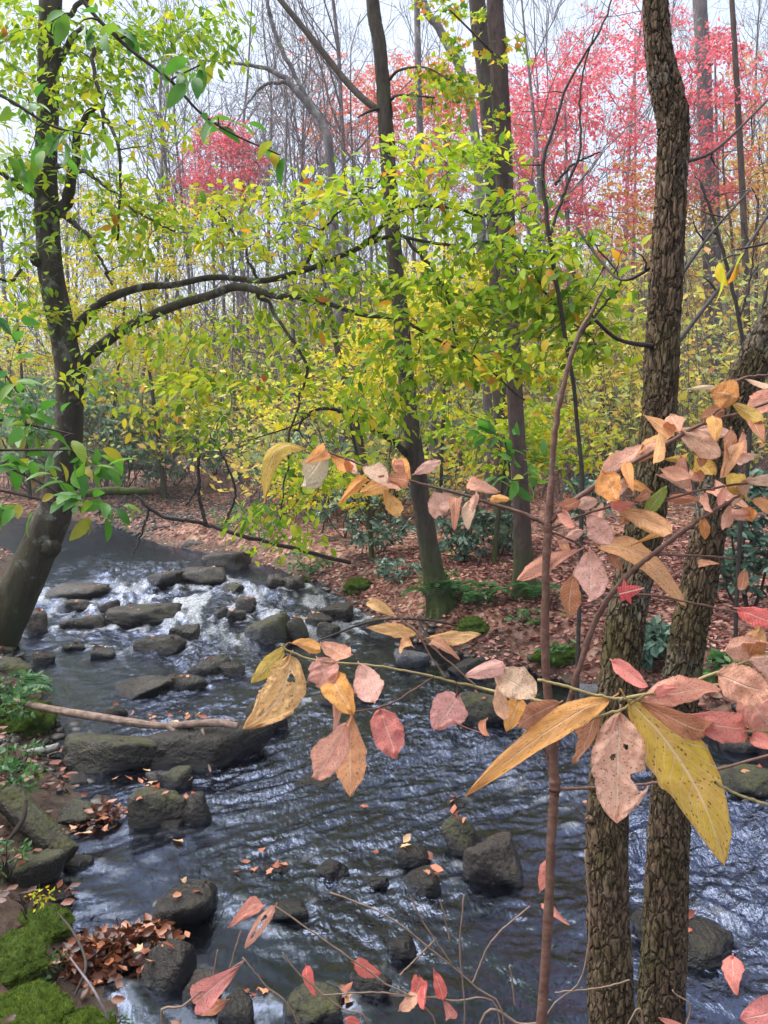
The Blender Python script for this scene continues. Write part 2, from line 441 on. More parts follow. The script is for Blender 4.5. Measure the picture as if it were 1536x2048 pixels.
def big_leaf_mat():
    g = G('autumn_leaf')
    base = g.n('ObjectInfo').outputs['Color']
    rv = g.n('ObjectInfo').outputs['Random']
    uv = g.n('TexCoord').outputs['UV']
    sx = g.n('SeparateXYZ', {0: uv})
    u, v = sx.outputs[0], sx.outputs[1]
    av = g.math('ABSOLUTE', g.math('SUBTRACT', v, 0.5))
    off = g.n('CombineXYZ', {0: g.math('MULTIPLY', rv, 40.0), 1: g.math('MULTIPLY', rv, 23.0), 2: 0.0}).outputs[0]
    q = g.n('VectorMath', {0: g.n('Mapping', {'Vector': uv, 'Scale': (2.4, 1.0, 1.0)}).outputs[0], 1: off}, operation='ADD').outputs[0]
    n1 = g.noise(2.2, q, 5, 0.65)
    n2 = g.noise(9, q, 5, 0.75)
    col = g.mix(g.mrange(n1, 0.35, 0.7, 0.0, 0.35), base, (0.70, 0.38, 0.28))
    col = g.mix(g.mrange(n2, 0.38, 0.7, 0.0, 0.8), col, (0.80, 0.64, 0.5), 'MULTIPLY')
    vo = g.n('TexVoronoi', {'Vector': q, 'Scale': 13.0, 'Randomness': 1.0})
    spot = g.math('MULTIPLY', g.mrange(vo.outputs['Distance'], 0.13, 0.28, 0.9, 0.0), g.mrange(n1, 0.34, 0.48))
    col = g.mix(spot, col, (0.12, 0.045, 0.02))
    blot = g.mrange(g.noise(3.5, q, 6, 0.8), 0.57, 0.70, 0.0, 0.6)
    col = g.mix(blot, col, (0.14, 0.09, 0.04))
    edge = g.mrange(g.math('ADD', av, g.math('MULTIPLY', n2, 0.15)), 0.49, 0.6, 0.0, 0.5)
    col = g.mix(edge, col, (0.2, 0.07, 0.035))
    side = g.math('SINE', g.math('MULTIPLY', g.math('SUBTRACT', u, g.math('MULTIPLY', av, 0.45)), 75.0))
    sidem = g.mrange(side, 0.86, 1.0, 0.0, 0.6)
    mid = g.mrange(av, 0.014, 0.035, 0.9, 0.0)
    vein = g.math('MAXIMUM', sidem, mid)
    col = g.mix(vein, col, g.mix(0.55, col, (0.92, 0.74, 0.56)))
    h = g.math('ADD', g.math('MULTIPLY', vein, -0.6), g.math('MULTIPLY', n2, 0.6))
    nb = g.bump(h, 0.8, 0.005)
    p = g.principled(col, 0.55, 0.22, nb)
    tr = g.n('BsdfTranslucent', {'Color': col}).outputs[0]
    return g.done(g.n('MixShader', {0: 0.42, 1: p, 2: tr}).outputs[0])
M['big_leaf'] = big_leaf_mat()

# ------------------------------------------------------------------ terrain and stream
WPOLY = np.array([(-0.95, 2.75), (-1.5, 3.5), (-1.72, 4.4), (-2.1, 5.0), (-2.75, 6.1), (-3.7, 7.6), (-4.7, 9.6), (-5.4, 11.4), (-6.4, 13.6), (-9.5, 16.3), (-14, 17.4), (-26, 18),
                  (-26, 21.5), (-14, 21), (-9, 20.6), (-6.7, 18.7), (-5.4, 16.6), (-4.5, 15.2), (-2.5, 13.3), (-1.0, 11.2), (-0.3, 9.4), (0.2, 8.2), (1.1, 7.25), (1.95, 6.5), (2.75, 5.5), (4.5, 4.9), (8, 4.2), (20, 3.5),
                  (20, -1.5), (8, 0.6), (3.2, 1.7), (1.2, 2.15), (0.0, 2.45)])
CLINE = np.array([(20, 1), (8, 2.4), (3, 3.4), (0.6, 4.3), (-0.6, 6), (-1.9, 8.5), (-3.1, 11.5), (-5, 15.2), (-8, 18), (-16, 19.3), (-26, 19.8)])

def seg_dist(x, y, A, B):
    d = B - A
    t = np.clip(((x - A[0]) * d[0] + (y - A[1]) * d[1]) / (d @ d), 0, 1)
    dx, dy = x - (A[0] + t * d[0]), y - (A[1] + t * d[1])
    return np.sqrt(dx * dx + dy * dy), d[0] * (y - A[1]) - d[1] * (x - A[0])

def sdf(x, y):
    x = np.asarray(x, float); y = np.asarray(y, float)
    best = np.full(x.shape, 1e9); inside = np.zeros(x.shape, bool)
    n = len(WPOLY)
    for i in range(n):
        A, B = WPOLY[i], WPOLY[(i + 1) % n]
        d, _ = seg_dist(x, y, A, B)
        best = np.minimum(best, d)
        c = ((A[1] > y) != (B[1] > y))
        with np.errstate(divide='ignore', invalid='ignore'):
            xi = (B[0] - A[0]) * (y - A[1]) / (B[1] - A[1] + 1e-12) + A[0]
        inside ^= c & (x < xi)
    return np.where(inside, -best, best)

def farside(x, y):
    """+1 beyond / right of the stream, -1 on the camera's and left bank"""
    x = np.asarray(x, float); y = np.asarray(y, float)
    best = np.full(x.shape, 1e9); sg = np.zeros(x.shape)
    for i in range(len(CLINE) - 1):
        d, c = seg_dist(x, y, CLINE[i], CLINE[i + 1])
        m = d < best
        best = np.where(m, d, best); sg = np.where(m, np.sign(c), sg)
    return -sg

def WZ(y): return 0.05 * sst(6, 9, y) + 0.07 * sst(9, 12, y)

def H(x, y):
    x = np.asarray(x, float); y = np.asarray(y, float)
    d = sdf(x, y)
    d = d + 0.10 * fbm(x * 1.7, y * 1.7, s=3, o=3) * (np.abs(d) < 3)
    fs = farside(x, y)
    dp = np.maximum(d, 0)
    bar = np.exp(-(((x + 5.2) / 2.2) ** 2 + ((y - 20.5) / 3.5) ** 2))
    far = (0.34 * sst(0, 0.7, dp)) * (1 - 0.8 * bar) + 0.085 * dp
    hill = 0.27 * np.maximum(0, dp - 15) * (0.35 + 0.65 * sst(-26, 2, x)) * (1 - 0.6 * sst(60, 110, dp))
    far = far + hill
    near = 0.5 * sst(0, 1.0, dp) + 0.045 * np.minimum(dp, 8) + 0.12 * np.maximum(0, dp - 12)
    b = np.where(fs > 0, far, near)
    bed = -0.05 - 0.2 * sst(0, 1.1, -d) + 0.06 * fbm(x * 2.5, y * 2.5, s=5, o=3)
    z = np.where(d > 0, b, bed)
    rough = 0.05 * fbm(x * 1.1, y * 1.1, s=7, o=4) * sst(0, 0.6, dp) + 0.5 * fbm(x * 0.12, y * 0.12, s=9, o=3) * sst(6, 22, dp)
    return z + rough + WZ(y)

def H1(x, y):
    """height of the built ground sheet, read off its grid"""
    i = min(max(int(np.searchsorted(gx, x)) - 1, 0), len(gx) - 2); j = min(max(int(np.searchsorted(gy, y)) - 1, 0), len(gy) - 2)
    fx = (x - gx[i]) / (gx[i + 1] - gx[i]); fy = (y - gy[j]) / (gy[j + 1] - gy[j])
    return float((HG[j, i] * (1 - fx) + HG[j, i + 1] * fx) * (1 - fy) + (HG[j + 1, i] * (1 - fx) + HG[j + 1, i + 1] * fx) * fy)

_GY = np.concatenate([np.arange(1.5, 12, 0.06), np.arange(12, 60, 0.25)])
def ground_at(px, py):
    u = (px - 768) / FPX; v = (py - 1024) / FPX
    t = _GY / (CP - v * SP)
    P = np.stack([u * t, _GY, CAM_H + (-SP - v * CP) * t], -1)
    below = P[:, 2] < H(P[:, 0], P[:, 1])
    i = int(np.argmax(below)) if below.any() else len(_GY) - 1
    return P[i].copy()

def graded(a, b, c, n, k):
    """n samples in [a,b], densest round c"""
    t = np.linspace(math.asinh((a - c) / k), math.asinh((b - c) / k), n)
    return c + k * np.sinh(t)

gx = graded(-80, 80, 0, 250, 3.0)
gy = graded(-12, 160, 4, 290, 3.2)
X, Y_ = np.meshgrid(gx, gy)
Zg = H(X.ravel(), Y_.ravel())
HG = Zg.reshape(len(gy), len(gx))
nx, ny = len(gx), len(gy)
ii = (np.arange(ny - 1) * nx)[:, None] + np.arange(nx - 1)[None]
GQ = np.stack([ii, ii + 1, ii + nx + 1, ii + nx], -1).reshape(-1, 4)
mb = MB(); dd = sdf(X.ravel(), Y_.ravel())
lit = sst(0.05, 0.35, dd) * np.where(farside(X.ravel(), Y_.ravel()) > 0, 1.0, 0.12)
mb.add(np.stack([X.ravel(), Y_.ravel(), Zg], -1), GQ, rnd=lit)
ground = mb.build('ground', M['ground'], extra={'bed': 1 - sst(-0.05, 0.15, dd)})
tag(ground, 'leaf-strewn forest floor, stream bed and hillside', kind='structure')

# ------------------------------------------------------------------ rocks
def ico(sub):
    t = (1 + 5 ** 0.5) / 2
    V = [(-1, t, 0), (1, t, 0), (-1, -t, 0), (1, -t, 0), (0, -1, t), (0, 1, t), (0, -1, -t), (0, 1, -t), (t, 0, -1), (t, 0, 1), (-t, 0, -1), (-t, 0, 1)]
    F = [(0, 11, 5), (0, 5, 1), (0, 1, 7), (0, 7, 10), (0, 10, 11), (1, 5, 9), (5, 11, 4), (11, 10, 2), (10, 7, 6), (7, 1, 8), (3, 9, 4), (3, 4, 2), (3, 2, 6), (3, 6, 8), (3, 8, 9), (4, 9, 5), (2, 4, 11), (6, 2, 10), (8, 6, 7), (9, 8, 1)]
    V = [np.array(v, float) / np.linalg.norm(v) for v in V]
    for _ in range(sub):
        cache = {}; F2 = []
        def mid(a, b):
            k = (min(a, b), max(a, b))
            if k not in cache:
                m = V[a] + V[b]; V.append(m / np.linalg.norm(m)); cache[k] = len(V) - 1
            return cache[k]
        for a, b, c in F:
            p, q, r = mid(a, b), mid(b, c), mid(c, a)
            F2 += [(a, p, r), (b, q, p), (c, r, q), (p, q, r)]
        F = F2
    return np.array(V), np.array(F)
ICO = {k: ico(k) for k in (0, 1, 2, 3, 4)}

def rock_shape(seed, size, sub=4, faces=11, sharp=9.0, rough=0.075):
    """a stone cut by random planes, edges softened, then weathered; size = half extents"""
    rs = np.random.RandomState(seed)
    D, F = ICO[sub]
    nrm = unit(rs.normal(size=(faces, 3)))
    nrm[:, 2] *= 0.55; nrm = unit(nrm)          # steep sides, bedded tops
    nrm = np.vstack([nrm, [[0, 0, 1], [0, 0, -1]]])
    nrm[-2] = unit(nrm[-2] + rs.normal(size=3) * 0.12)
    off = np.append(rs.uniform(0.68, 1.0, faces), [0.62, 0.8])
    c = np.maximum(D @ nrm.T, 0) / off
    r = 1.0 / (np.sum(c ** sharp, 1) ** (1 / sharp))
    r = np.minimum(r, 1.35)
    n = fbm(D[:, 0] * 2.2 + seed, D[:, 1] * 2.2, D[:, 2] * 2.2, s=seed, o=5, g=0.6)
    r = r * (1 + rough * 2.0 * n)
    P = D * r[:, None]
    P[:, 2] += 0.05 * np.round(fbm(P[:, 0] * 1.5, P[:, 1] * 1.5, P[:, 2] * 4, s=seed + 3, o=2) * 3) / 3        # bedding steps
    P = P / np.abs(P).max(0)
    return P * np.asarray(size), F

ROCKS = []
def rock(cx, top, bot, wpx, label, mat='rock', yaw=0, tilt=0, roll=0, depth=0.8, seed=None, zbase=None, sub=4, sharp=12.0, sink=0.5):
    """rock whose waterline front is at pixel row bot and whose crest is at row top"""
    zw = WZ(onz(cx, bot)[1]) if zbase is None else zbase
    f = onz(cx, bot, float(zw))
    sx = wpx * f[1] / FPX / 2 * 1.15
    sy = sx * depth
    yc = f[1] + sy * 0.75
    zt = at(cx, top, yc)[2]
    h = max((zt - zw) * 0.9, 0.03)
    sz = h * (1 + sink) / 2 + 0.02
    zc = zw + h - sz
    if wpx < 95 or f[1] > 7.5: sub = 3
    P, F = rock_shape(seed if seed is not None else 100 + len(ROCKS) * 7, (sx, sy, sz), sub, sharp=sharp)
    R = (Matrix.Rotation(RAD(yaw), 3, 'Z') @ Matrix.Rotation(RAD(tilt), 3, 'Y') @ Matrix.Rotation(RAD(roll), 3, 'X'))
    P = P @ np.array(R).T
    ext = np.abs(P[:, 0]).max()
    P[:, 0] *= sx / ext
    P[:, 2] += (h - (P[:, 2].max() - sz + sz)) - (zc - zw)  # keep the crest height
    xc = f[0] * yc / f[1]
    c = np.array([xc, yc, zc])
    b = MB(); b.add(P + c, T=F)
    o = b.build('rock', M[mat], origin=c)
    tag(o, label, 'rock')
    ROCKS.append((xc, yc, sx, sy, zw + h, float(zw), o))
    return o

R_ = rock
# far riffle
R_(168, 1164, 1195, 136, 'long low brown rock in the far riffle beside the leaning trunk', 'rock_brown', sharp=6)
R_(148, 1197, 1223, 56, 'small dark rock with pink leaves just below the long low brown rock', 'rock')
R_(335, 1136, 1168, 78, 'rounded dark rock left of the water gap in the upper stream', 'rock', tilt=-8)
R_(408, 1129, 1168, 92, 'humped dark rock right of the water gap in the upper stream', 'rock')
R_(452, 1098, 1140, 100, 'tall black boulder with flat grey top at the right bank upstream', 'rock', sharp=14)
R_(400, 1078, 1098, 62, 'flat stone at the upstream tip of the leaf-covered gravel bar', 'rock_brown')
R_(470, 1165, 1183, 44, 'small round stone near the yellow-green spray over the water', 'rock_moss')
R_(222, 1195, 1223, 48, 'upright wedge stone behind the big flat slab in the riffle', 'rock_brown', tilt=-20)
R_(278, 1208, 1247, 142, 'big flat dark slab in the middle of the riffle', 'rock', sharp=12, yaw=8)
R_(174, 1225, 1258, 88, 'dark rock adjoining the left end of the flat slab', 'rock')
R_(376, 1248, 1284, 66, 'squared block with water pouring past its right side', 'rock', sharp=14, tilt=8)
R_(322, 1268, 1302, 94, 'black rock below the squared block in white water', 'rock', tilt=-6)
R_(206, 1290, 1314, 52, 'small leaf-topped rock left of the white water', 'rock')
R_(150, 1286, 1300, 46, 'thin low stone with a red leaf in the shallow left riffle', 'rock')
R_(444, 1211, 1241, 32, 'little upright stone left of a pair in the riffle', 'rock', tilt=-15)
R_(470, 1216, 1242, 44, 'little dark stone with a bent stick lying over it', 'rock')
R_(490, 1191, 1222, 44, 'small pointed stone behind the stick-covered one', 'rock')
R_(534, 1217, 1284, 108, 'large mossy boulder slanting up to the right in the riffle', 'rock_moss', tilt=-24, sharp=12, seed=31)
R_(592, 1226, 1283, 60, 'slanted mossy boulder leaning on the larger slanted one', 'rock_moss', tilt=-30, sharp=12)
R_(636, 1225, 1253, 54, 'black stone just right of the slanted boulder pair', 'rock', tilt=10)
R_(680, 1206, 1240, 84, 'black overhanging rock at the foot of the right bank', 'rock')
R_(555, 1146, 1173, 40, 'round brown stone at the right bank above the riffle', 'rock_brown')
R_(588, 1150, 1174, 44, 'brown stone touching the round one at the right bank', 'rock_brown')
R_(662, 1240, 1278, 52, 'flat stone dotted with pale leaves at the right bank', 'rock')
R_(748, 1233, 1262, 66, 'mossy stone under the right bank undercut', 'rock_moss')
R_(424, 1308, 1347, 96, 'long dark rock tilted up to the right below the white water', 'rock', tilt=-14)
R_(462, 1325, 1350, 52, 'small dark rock in front of the long tilted one', 'rock')
R_(280, 1350, 1394, 138, 'flat rock with orange leaves on top in mid stream', 'rock_brown', tilt=-8, sharp=12)
R_(374, 1348, 1380, 80, 'rounded dark rock joined to the flat leaf-topped rock', 'rock')
R_(224, 1408, 1436, 56, 'pointed brown rock poking up behind the driftwood log', 'rock_brown', tilt=-14)
R_(76, 1216, 1268, 52, 'grey-brown rock against the foot of the leaning trunk', 'rock_brown')
R_(86, 1305, 1330, 48, 'small black rock at the left bank below the leaning trunk', 'rock')
R_(22, 1310, 1360, 104, 'moss-capped boulder at the left picture edge below the leaning trunk', 'rock_moss', sharp=8)
R_(14, 1289, 1312, 36, 'small bright mossy stone behind the moss-capped boulder', 'rock_moss')
# ledge under the log
R_(238, 1463, 1544, 222, 'big undercut mossy slab under the driftwood log', 'rock_moss', sharp=16, depth=0.45, seed=55)
R_(400, 1452, 1538, 268, 'long dark slab running out into the stream under the log end', 'rock', sharp=14, depth=0.35, yaw=16, tilt=-3)
R_(540, 1390, 1462, 88, 'blocky dark rock half hidden by the tan hanging leaf', 'rock')
R_(698, 1372, 1410, 138, 'black rock behind the pink and orange hanging leaves', 'rock')
R_(966, 1387, 1458, 108, 'dark rock with mossy top behind the right leaf cluster', 'rock_moss')
R_(364, 1532, 1574, 74, 'rounded mossy stone in front of the long dark slab', 'rock_moss')
R_(314, 1541, 1567, 46, 'small grey stone among red leaves below the ledge', 'rock_grey')
R_(320, 1570, 1655, 106, 'mossy square block with hollow face near the left bank', 'rock_moss', sharp=14)
R_(388, 1574, 1645, 84, 'dark wedge rock leaning against the mossy square block', 'rock', tilt=-18)
R_(345, 1640, 1660, 40, 'low black stone at the foot of the wedge rock', 'rock')
R_(168, 1608, 1655, 120, 'mossy stone with red leaf heap at the left bank', 'rock_moss')
R_(150, 1548, 1570, 70, 'flat brown stone in the dark pool by the left bank', 'rock_brown')
R_(102, 1576, 1606, 54, 'grey rounded stone with a yellow leaf at the left bank', 'rock_grey')
R_(60, 1690, 1798, 146, 'mossy boulder with small green sprigs at the left edge', 'rock_moss')
R_(150, 1716, 1745, 66, 'black wet stone at the water edge beside the mossy boulder', 'rock')
R_(112, 1780, 1812, 72, 'black stone overhanging the dark inlet at lower left', 'rock')
R_(640, 1555, 1578, 100, 'thin dark rock just breaking the surface under the tan leaf', 'rock')
R_(905, 1600, 1616, 46, 'small black rock tip in fast water at mid stream', 'rock')
# lower stream
R_(384, 1766, 1852, 156, 'big smooth black boulder with wet leaves on top', 'rock', sharp=6, tilt=-8)
R_(570, 1802, 1840, 92, 'low wet rock washed over behind a pink leaf', 'rock', sharp=5)
R_(824, 1694, 1740, 74, 'small round rock left of the square mid-stream block', 'rock', sharp=6)
R_(918, 1628, 1712, 88, 'tall rounded rock leaning behind the square block', 'rock_moss', tilt=-28, sharp=6)
R_(996, 1664, 1772, 136, 'square brown block with leaves on its flat top in mid stream', 'rock_brown', sharp=22, seed=78, depth=0.65)
R_(852, 1735, 1792, 88, 'dark sloping rock in front of the small round rock', 'rock', tilt=-12)
R_(1362, 1832, 1922, 200, 'smooth wet boulder behind the two ridged trunks', 'rock', sharp=6)
R_(282, 1884, 1940, 112, 'angular brown rock with leaf heap beside it at lower left', 'rock_brown', sharp=14, tilt=-12)
R_(334, 1888, 1988, 124, 'black slab slanting into the water below the brown angular rock', 'rock', tilt=-26, sharp=14)
R_(612, 1974, 2058, 142, 'olive rounded boulder at the bottom edge of the picture', 'rock_moss', sharp=6)
R_(478, 1988, 2048, 92, 'dark stone with wet orange leaves left of the olive boulder', 'rock')
R_(408, 1952, 2020, 92, 'flat grey stone under the big pink leaf near the bottom edge', 'rock_brown')
R_(735, 1938, 1992, 92, 'dark rock beneath the round red leaf', 'rock')
R_(800, 1876, 1916, 62, 'small rock with a wet leaf curled on it at lower middle', 'rock')
R_(548, 1730, 1752, 54, 'tiny rock topped by a clump of wet red leaves', 'rock')
R_(660, 1722, 1762, 72, 'tilted flat rock carrying brown leaves in mid stream', 'rock', tilt=-18)
R_(756, 1752, 1776, 52, 'submerged dark rock below the brown leaf-carrying one', 'rock')
# right bank foot
R_(822, 1298, 1334, 66, 'grey angular stone at the right bank under dead twigs', 'rock_grey')
R_(930, 1312, 1350, 80, 'dark stone among twigs at the right bank', 'rock')
R_(1180, 1366, 1402, 62, 'blue-grey stone between the sapling and the ridged trunks', 'rock_grey')
R_(1350, 1440, 1512, 116, 'dark bank rock behind the yellow hanging leaf', 'rock')
R_(1500, 1538, 1600, 150, 'mossy slab at the right edge of the stream', 'rock_moss')
R_(1392, 1520, 1540, 60, 'low black rock in the water beside the yellow leaf tip', 'rock')
R_(1480, 1478, 1510, 90, 'brown leaf-strewn rock at the right bank edge', 'rock_brown')

# ------------------------------------------------------------------ water
wx = np.concatenate([np.arange(-26, -7, 0.12), np.arange(-7, 4.2, 0.028), np.arange(4.2, 20, 0.2)])
wy = np.concatenate([np.arange(-1.5, 2.2, 0.12), np.arange(2.2, 6.0, 0.016), np.arange(6.0, 10, 0.03), np.arange(10, 22, 0.06)])
X, Y_ = np.meshgrid(wx, wy)
x, y = X.ravel(), Y_.ravel()
dW = sdf(x, y)
fa = RAD(-62) + RAD(18) * sst(3, 7, y) * -1 + RAD(30) * (1 - sst(3.0, 5.5, y))
a = x * np.cos(fa) + y * np.sin(fa); c = -x * np.sin(fa) + y * np.cos(fa)
wob = fbm(x * 1.3, y * 1.3, s=20, o=3)
riff = np.exp(-((y - 10) / 2.6) ** 2)
amp = 0.75 + 0.9 * riff + 0.35 * sst(0.2, 1.5, x) * (y < 6)
calm = sst(0.15, 1.0, -dW)
left_pool = np.exp(-(((x + 1.15) / 0.55) ** 2 + ((y - 3.7) / 0.8) ** 2))
amp = amp * (0.35 + 0.65 * calm) * (1 - 0.55 * left_pool)
amp = amp * (0.40 + 0.9 * sst(-0.38, 0.42, fbm(a * 0.55, c * 1.5 + wob * 0.4, s=37, o=3)))
amp = amp * (1 - 0.6 * sst(13.0, 16.0, y))
amp0 = amp.copy()
h = 0.024 * fbm(a * 1.9 + wob * 1.2, c * 5.0 + wob, s=21, o=3)
rd = 1 - np.abs(fbm(a * 4.5 + wob * 2.0, c * 11 - wob, s=24, o=3))
h = h + 0.015 * (rd ** 3 - 0.5)
h = h + 0.0065 * fbm(a * 14 + wob * 3, c * 30, s=27, o=3)
z = h * amp * 1.55
foam = np.zeros_like(z)
for (rx, ry, sx, sy, zt, zw, o) in ROCKS:
    if sdf(np.array([rx]), np.array([ry]))[0] > 0.15: continue
    fdir = np.array([0.35, -0.94]) if ry > 6 else (np.array([0.55, -0.84]) if ry > 4.6 else np.array([0.8, -0.6]))
    ex, ey = x - rx, y - ry
    u = ex * fdir[0] + ey * fdir[1]; v = -ex * fdir[1] + ey * fdir[0]
    L = sx * 0.9
    near_ = (np.abs(u) < 6 * L + 0.3) & (np.abs(v) < 3 * L + 0.3)
    if not near_.any(): continue
    uu, vv = u[near_], v[near_]
    rr = np.sqrt((uu / (sy + 0.05)) ** 2 + (vv / (sx + 0.02)) ** 2)
    strength = 0.16 + 0.95 * float(np.exp(-((ry - 9.8) / 1.9) ** 2)) + 0.12 * (ry < 4.6)
    # pile-up upstream, wake ridges on both sides, trough behind
    zz = 0.022 * np.exp(-((uu + sy * 1.05) / 0.10) ** 2 - (vv / (sx * 0.9)) ** 2)
    wk = np.exp(-((np.abs(vv) - (sx * 0.95 + np.maximum(uu, 0) * 0.28)) / 0.055) ** 2) * np.exp(-np.maximum(uu, 0) / (2.8 * L + 0.2)) * (uu > -sy)
    zz = zz + 0.018 * wk - 0.02 * np.exp(-((uu - sy * 1.2) / (L * 0.8)) ** 2 - (vv / (sx * 0.7)) ** 2)
    z[near_] += zz * strength
    ft = 0.55 * wk + 0.55 * np.exp(-((rr - 1.15) / 0.22) ** 2) * (uu > -0.3 * sy) * np.exp(-np.maximum(uu - sy, 0) / (L + 0.1))
    foam[near_] = np.maximum(foam[near_], ft * strength)
strk = fbm(a * 1.6 + wob, c * 6.5, s=31, o=4)
ch = np.exp(-((x - (-1.95 - (y - 9.0) * 0.45)) / 1.15) ** 2)       # the fast tongue
zone = np.exp(-((y - 9.7) / 1.7) ** 2) * (0.4 + 0.6 * ch)
foam = foam * (0.45 + 0.9 * sst(-0.25, 0.35, fbm(a * 5, c * 9, s=33, o=3)))
foam = np.maximum(foam, zone * sst(-0.12, 0.3, strk) * 1.0)
foam = np.maximum(foam, 0.16 * sst(0.3, 0.55, strk) * sst(5.5, 8, y) * (1 - sst(13, 16, y)))
# small rapids by the trunks and beside the square block
for qx, qy, qr, qs in ((onz(1150, 1620)[0], onz(1150, 1620)[1], 0.28, 0.65), (onz(640, 1400)[0], onz(640, 1400)[1], 0.3, 0.55), (onz(1040, 1560)[0], onz(1040, 1560)[1], 0.25, 0.4),
                       (onz(1480, 1840)[0], onz(1480, 1840)[1], 0.25, 0.35), (onz(620, 1720)[0], onz(620, 1720)[1], 0.2, 0.3), (onz(1080, 1480)[0], onz(1080, 1480)[1], 0.35, 0.3)):
    gq = np.exp(-((x - qx) ** 2 + (y - qy) ** 2) / qr ** 2)
    foam = np.maximum(foam, gq * qs * (0.35 + 0.8 * sst(-0.1, 0.3, fbm(a * 6, c * 14, s=41, o=3))))
    z += gq * 0.02 * fbm(a * 4, c * 9, s=43, o=3)
z += foam * 0.012
foam = foam * sst(0.12, 0.5, foam)
z += WZ(y)
keep = dW < 0.35
nx, ny = len(wx), len(wy)
ii = (np.arange(ny - 1) * nx)[:, None] + np.arange(nx - 1)[None]
WQ = np.stack([ii, ii + 1, ii + nx + 1, ii + nx], -1).reshape(-1, 4)
WQ = WQ[keep[WQ].any(1)]
used = np.unique(WQ); remap = np.zeros(len(x), np.int64); remap[used] = np.arange(len(used))
mb = MB(); mb.add(np.stack([x, y, z], -1)[used], remap[WQ])
water = mb.build('water', M['water'], extra={'foam': np.clip(foam[used] * 0.55, 0, 1), 'amp': np.clip(amp0[used], 0, 1.2)})
tag(water, 'rippling creek water with white riffles', kind='structure')

# ------------------------------------------------------------------ scatter helpers
OVATE_V = np.array([(0, 0, 0), (0.3, 0.21, 0.05), (0.32, 0, 0), (0.3, -0.21, 0.05), (0.65, 0.19, 0.0), (0.66, 0, -0.04), (0.65, -0.19, 0.0), (1, 0, -0.10)], float)
OVATE_T = np.array([(0, 2, 1), (0, 3, 2), (1, 2, 5), (1, 5, 4), (2, 3, 6), (2, 6, 5), (4, 5, 7), (5, 6, 7)])
RHOMB_V = np.array([(0, 0, 0), (0.45, 0.25, 0.05), (1, 0, -0.05), (0.45, -0.25, 0.05)], float)
RHOMB_T = np.array([(0, 2, 1), (0, 3, 2)])
_an = [(-165, .28), (-130, .5), (-105, .33), (-75, .72), (-50, .42), (-22, .62), (0, 1.0), (22, .62), (50, .42), (75, .72), (105, .33), (130, .5), (165, .28)]
MAPLE_V = np.array([(0.35, 0, 0)] + [(0.35 + 0.62 * r * math.cos(RAD(q)), 0.62 * r * math.sin(RAD(q)), 0.10 * r * math.cos(RAD(3 * q)) - 0.04) for q, r in _an], float)
MAPLE_T = np.array([(0, i, i + 1) for i in range(1, len(_an))] + [(0, len(_an), 1)])
CURL_V = np.array([(0, 0, 0.02), (0.3, 0.24, 0.16), (0.34, 0, 0.0), (0.3, -0.24, 0.10), (0.7, 0.2, 0.18), (0.7, 0, 0.03), (0.68, -0.2, 0.02), (1, 0.04, 0.16)], float)
def _hi(n=11):
    u = np.linspace(0, 1, n); w_ = 0.21 * np.sin(np.pi * u ** 0.85) ** 0.8
    w_ = w_ * (1 + 0.10 * (np.arange(n) % 2)); w_[0] = w_[-1] = 0.0
    V = []; T = []
    for i in range(n):
        z_ = 0.06 * math.sin(3 * u[i]) - 0.16 * u[i] ** 2
        V += [(u[i], w_[i], z_ + 0.25 * w_[i]), (u[i], 0, z_), (u[i], -w_[i], z_ + 0.25 * w_[i])]
    for i in range(n - 1):
        p_, q_ = 3 * i, 3 * i + 3
        T += [(p_ + 1, q_ + 1, q_), (p_ + 1, q_, p_), (p_ + 2, q_ + 2, q_ + 1), (p_ + 2, q_ + 1, p_ + 1)]
    return np.array(V, float), np.array(T)
TEMPL = {'ovate_hi': _hi(), 'blade': (np.array([(0, 0.07, 0), (0, -0.07, 0), (0.6, 0.05, 0.06), (0.6, -0.05, 0.06), (1, 0, 0.2)], float), np.array([(0, 1, 3), (0, 3, 2), (2, 3, 4)])), 'ovate': (OVATE_V, OVATE_T), 'rhomb': (RHOMB_V, RHOMB_T), 'maple': (MAPLE_V, MAPLE_T), 'curl': (CURL_V, OVATE_T)}

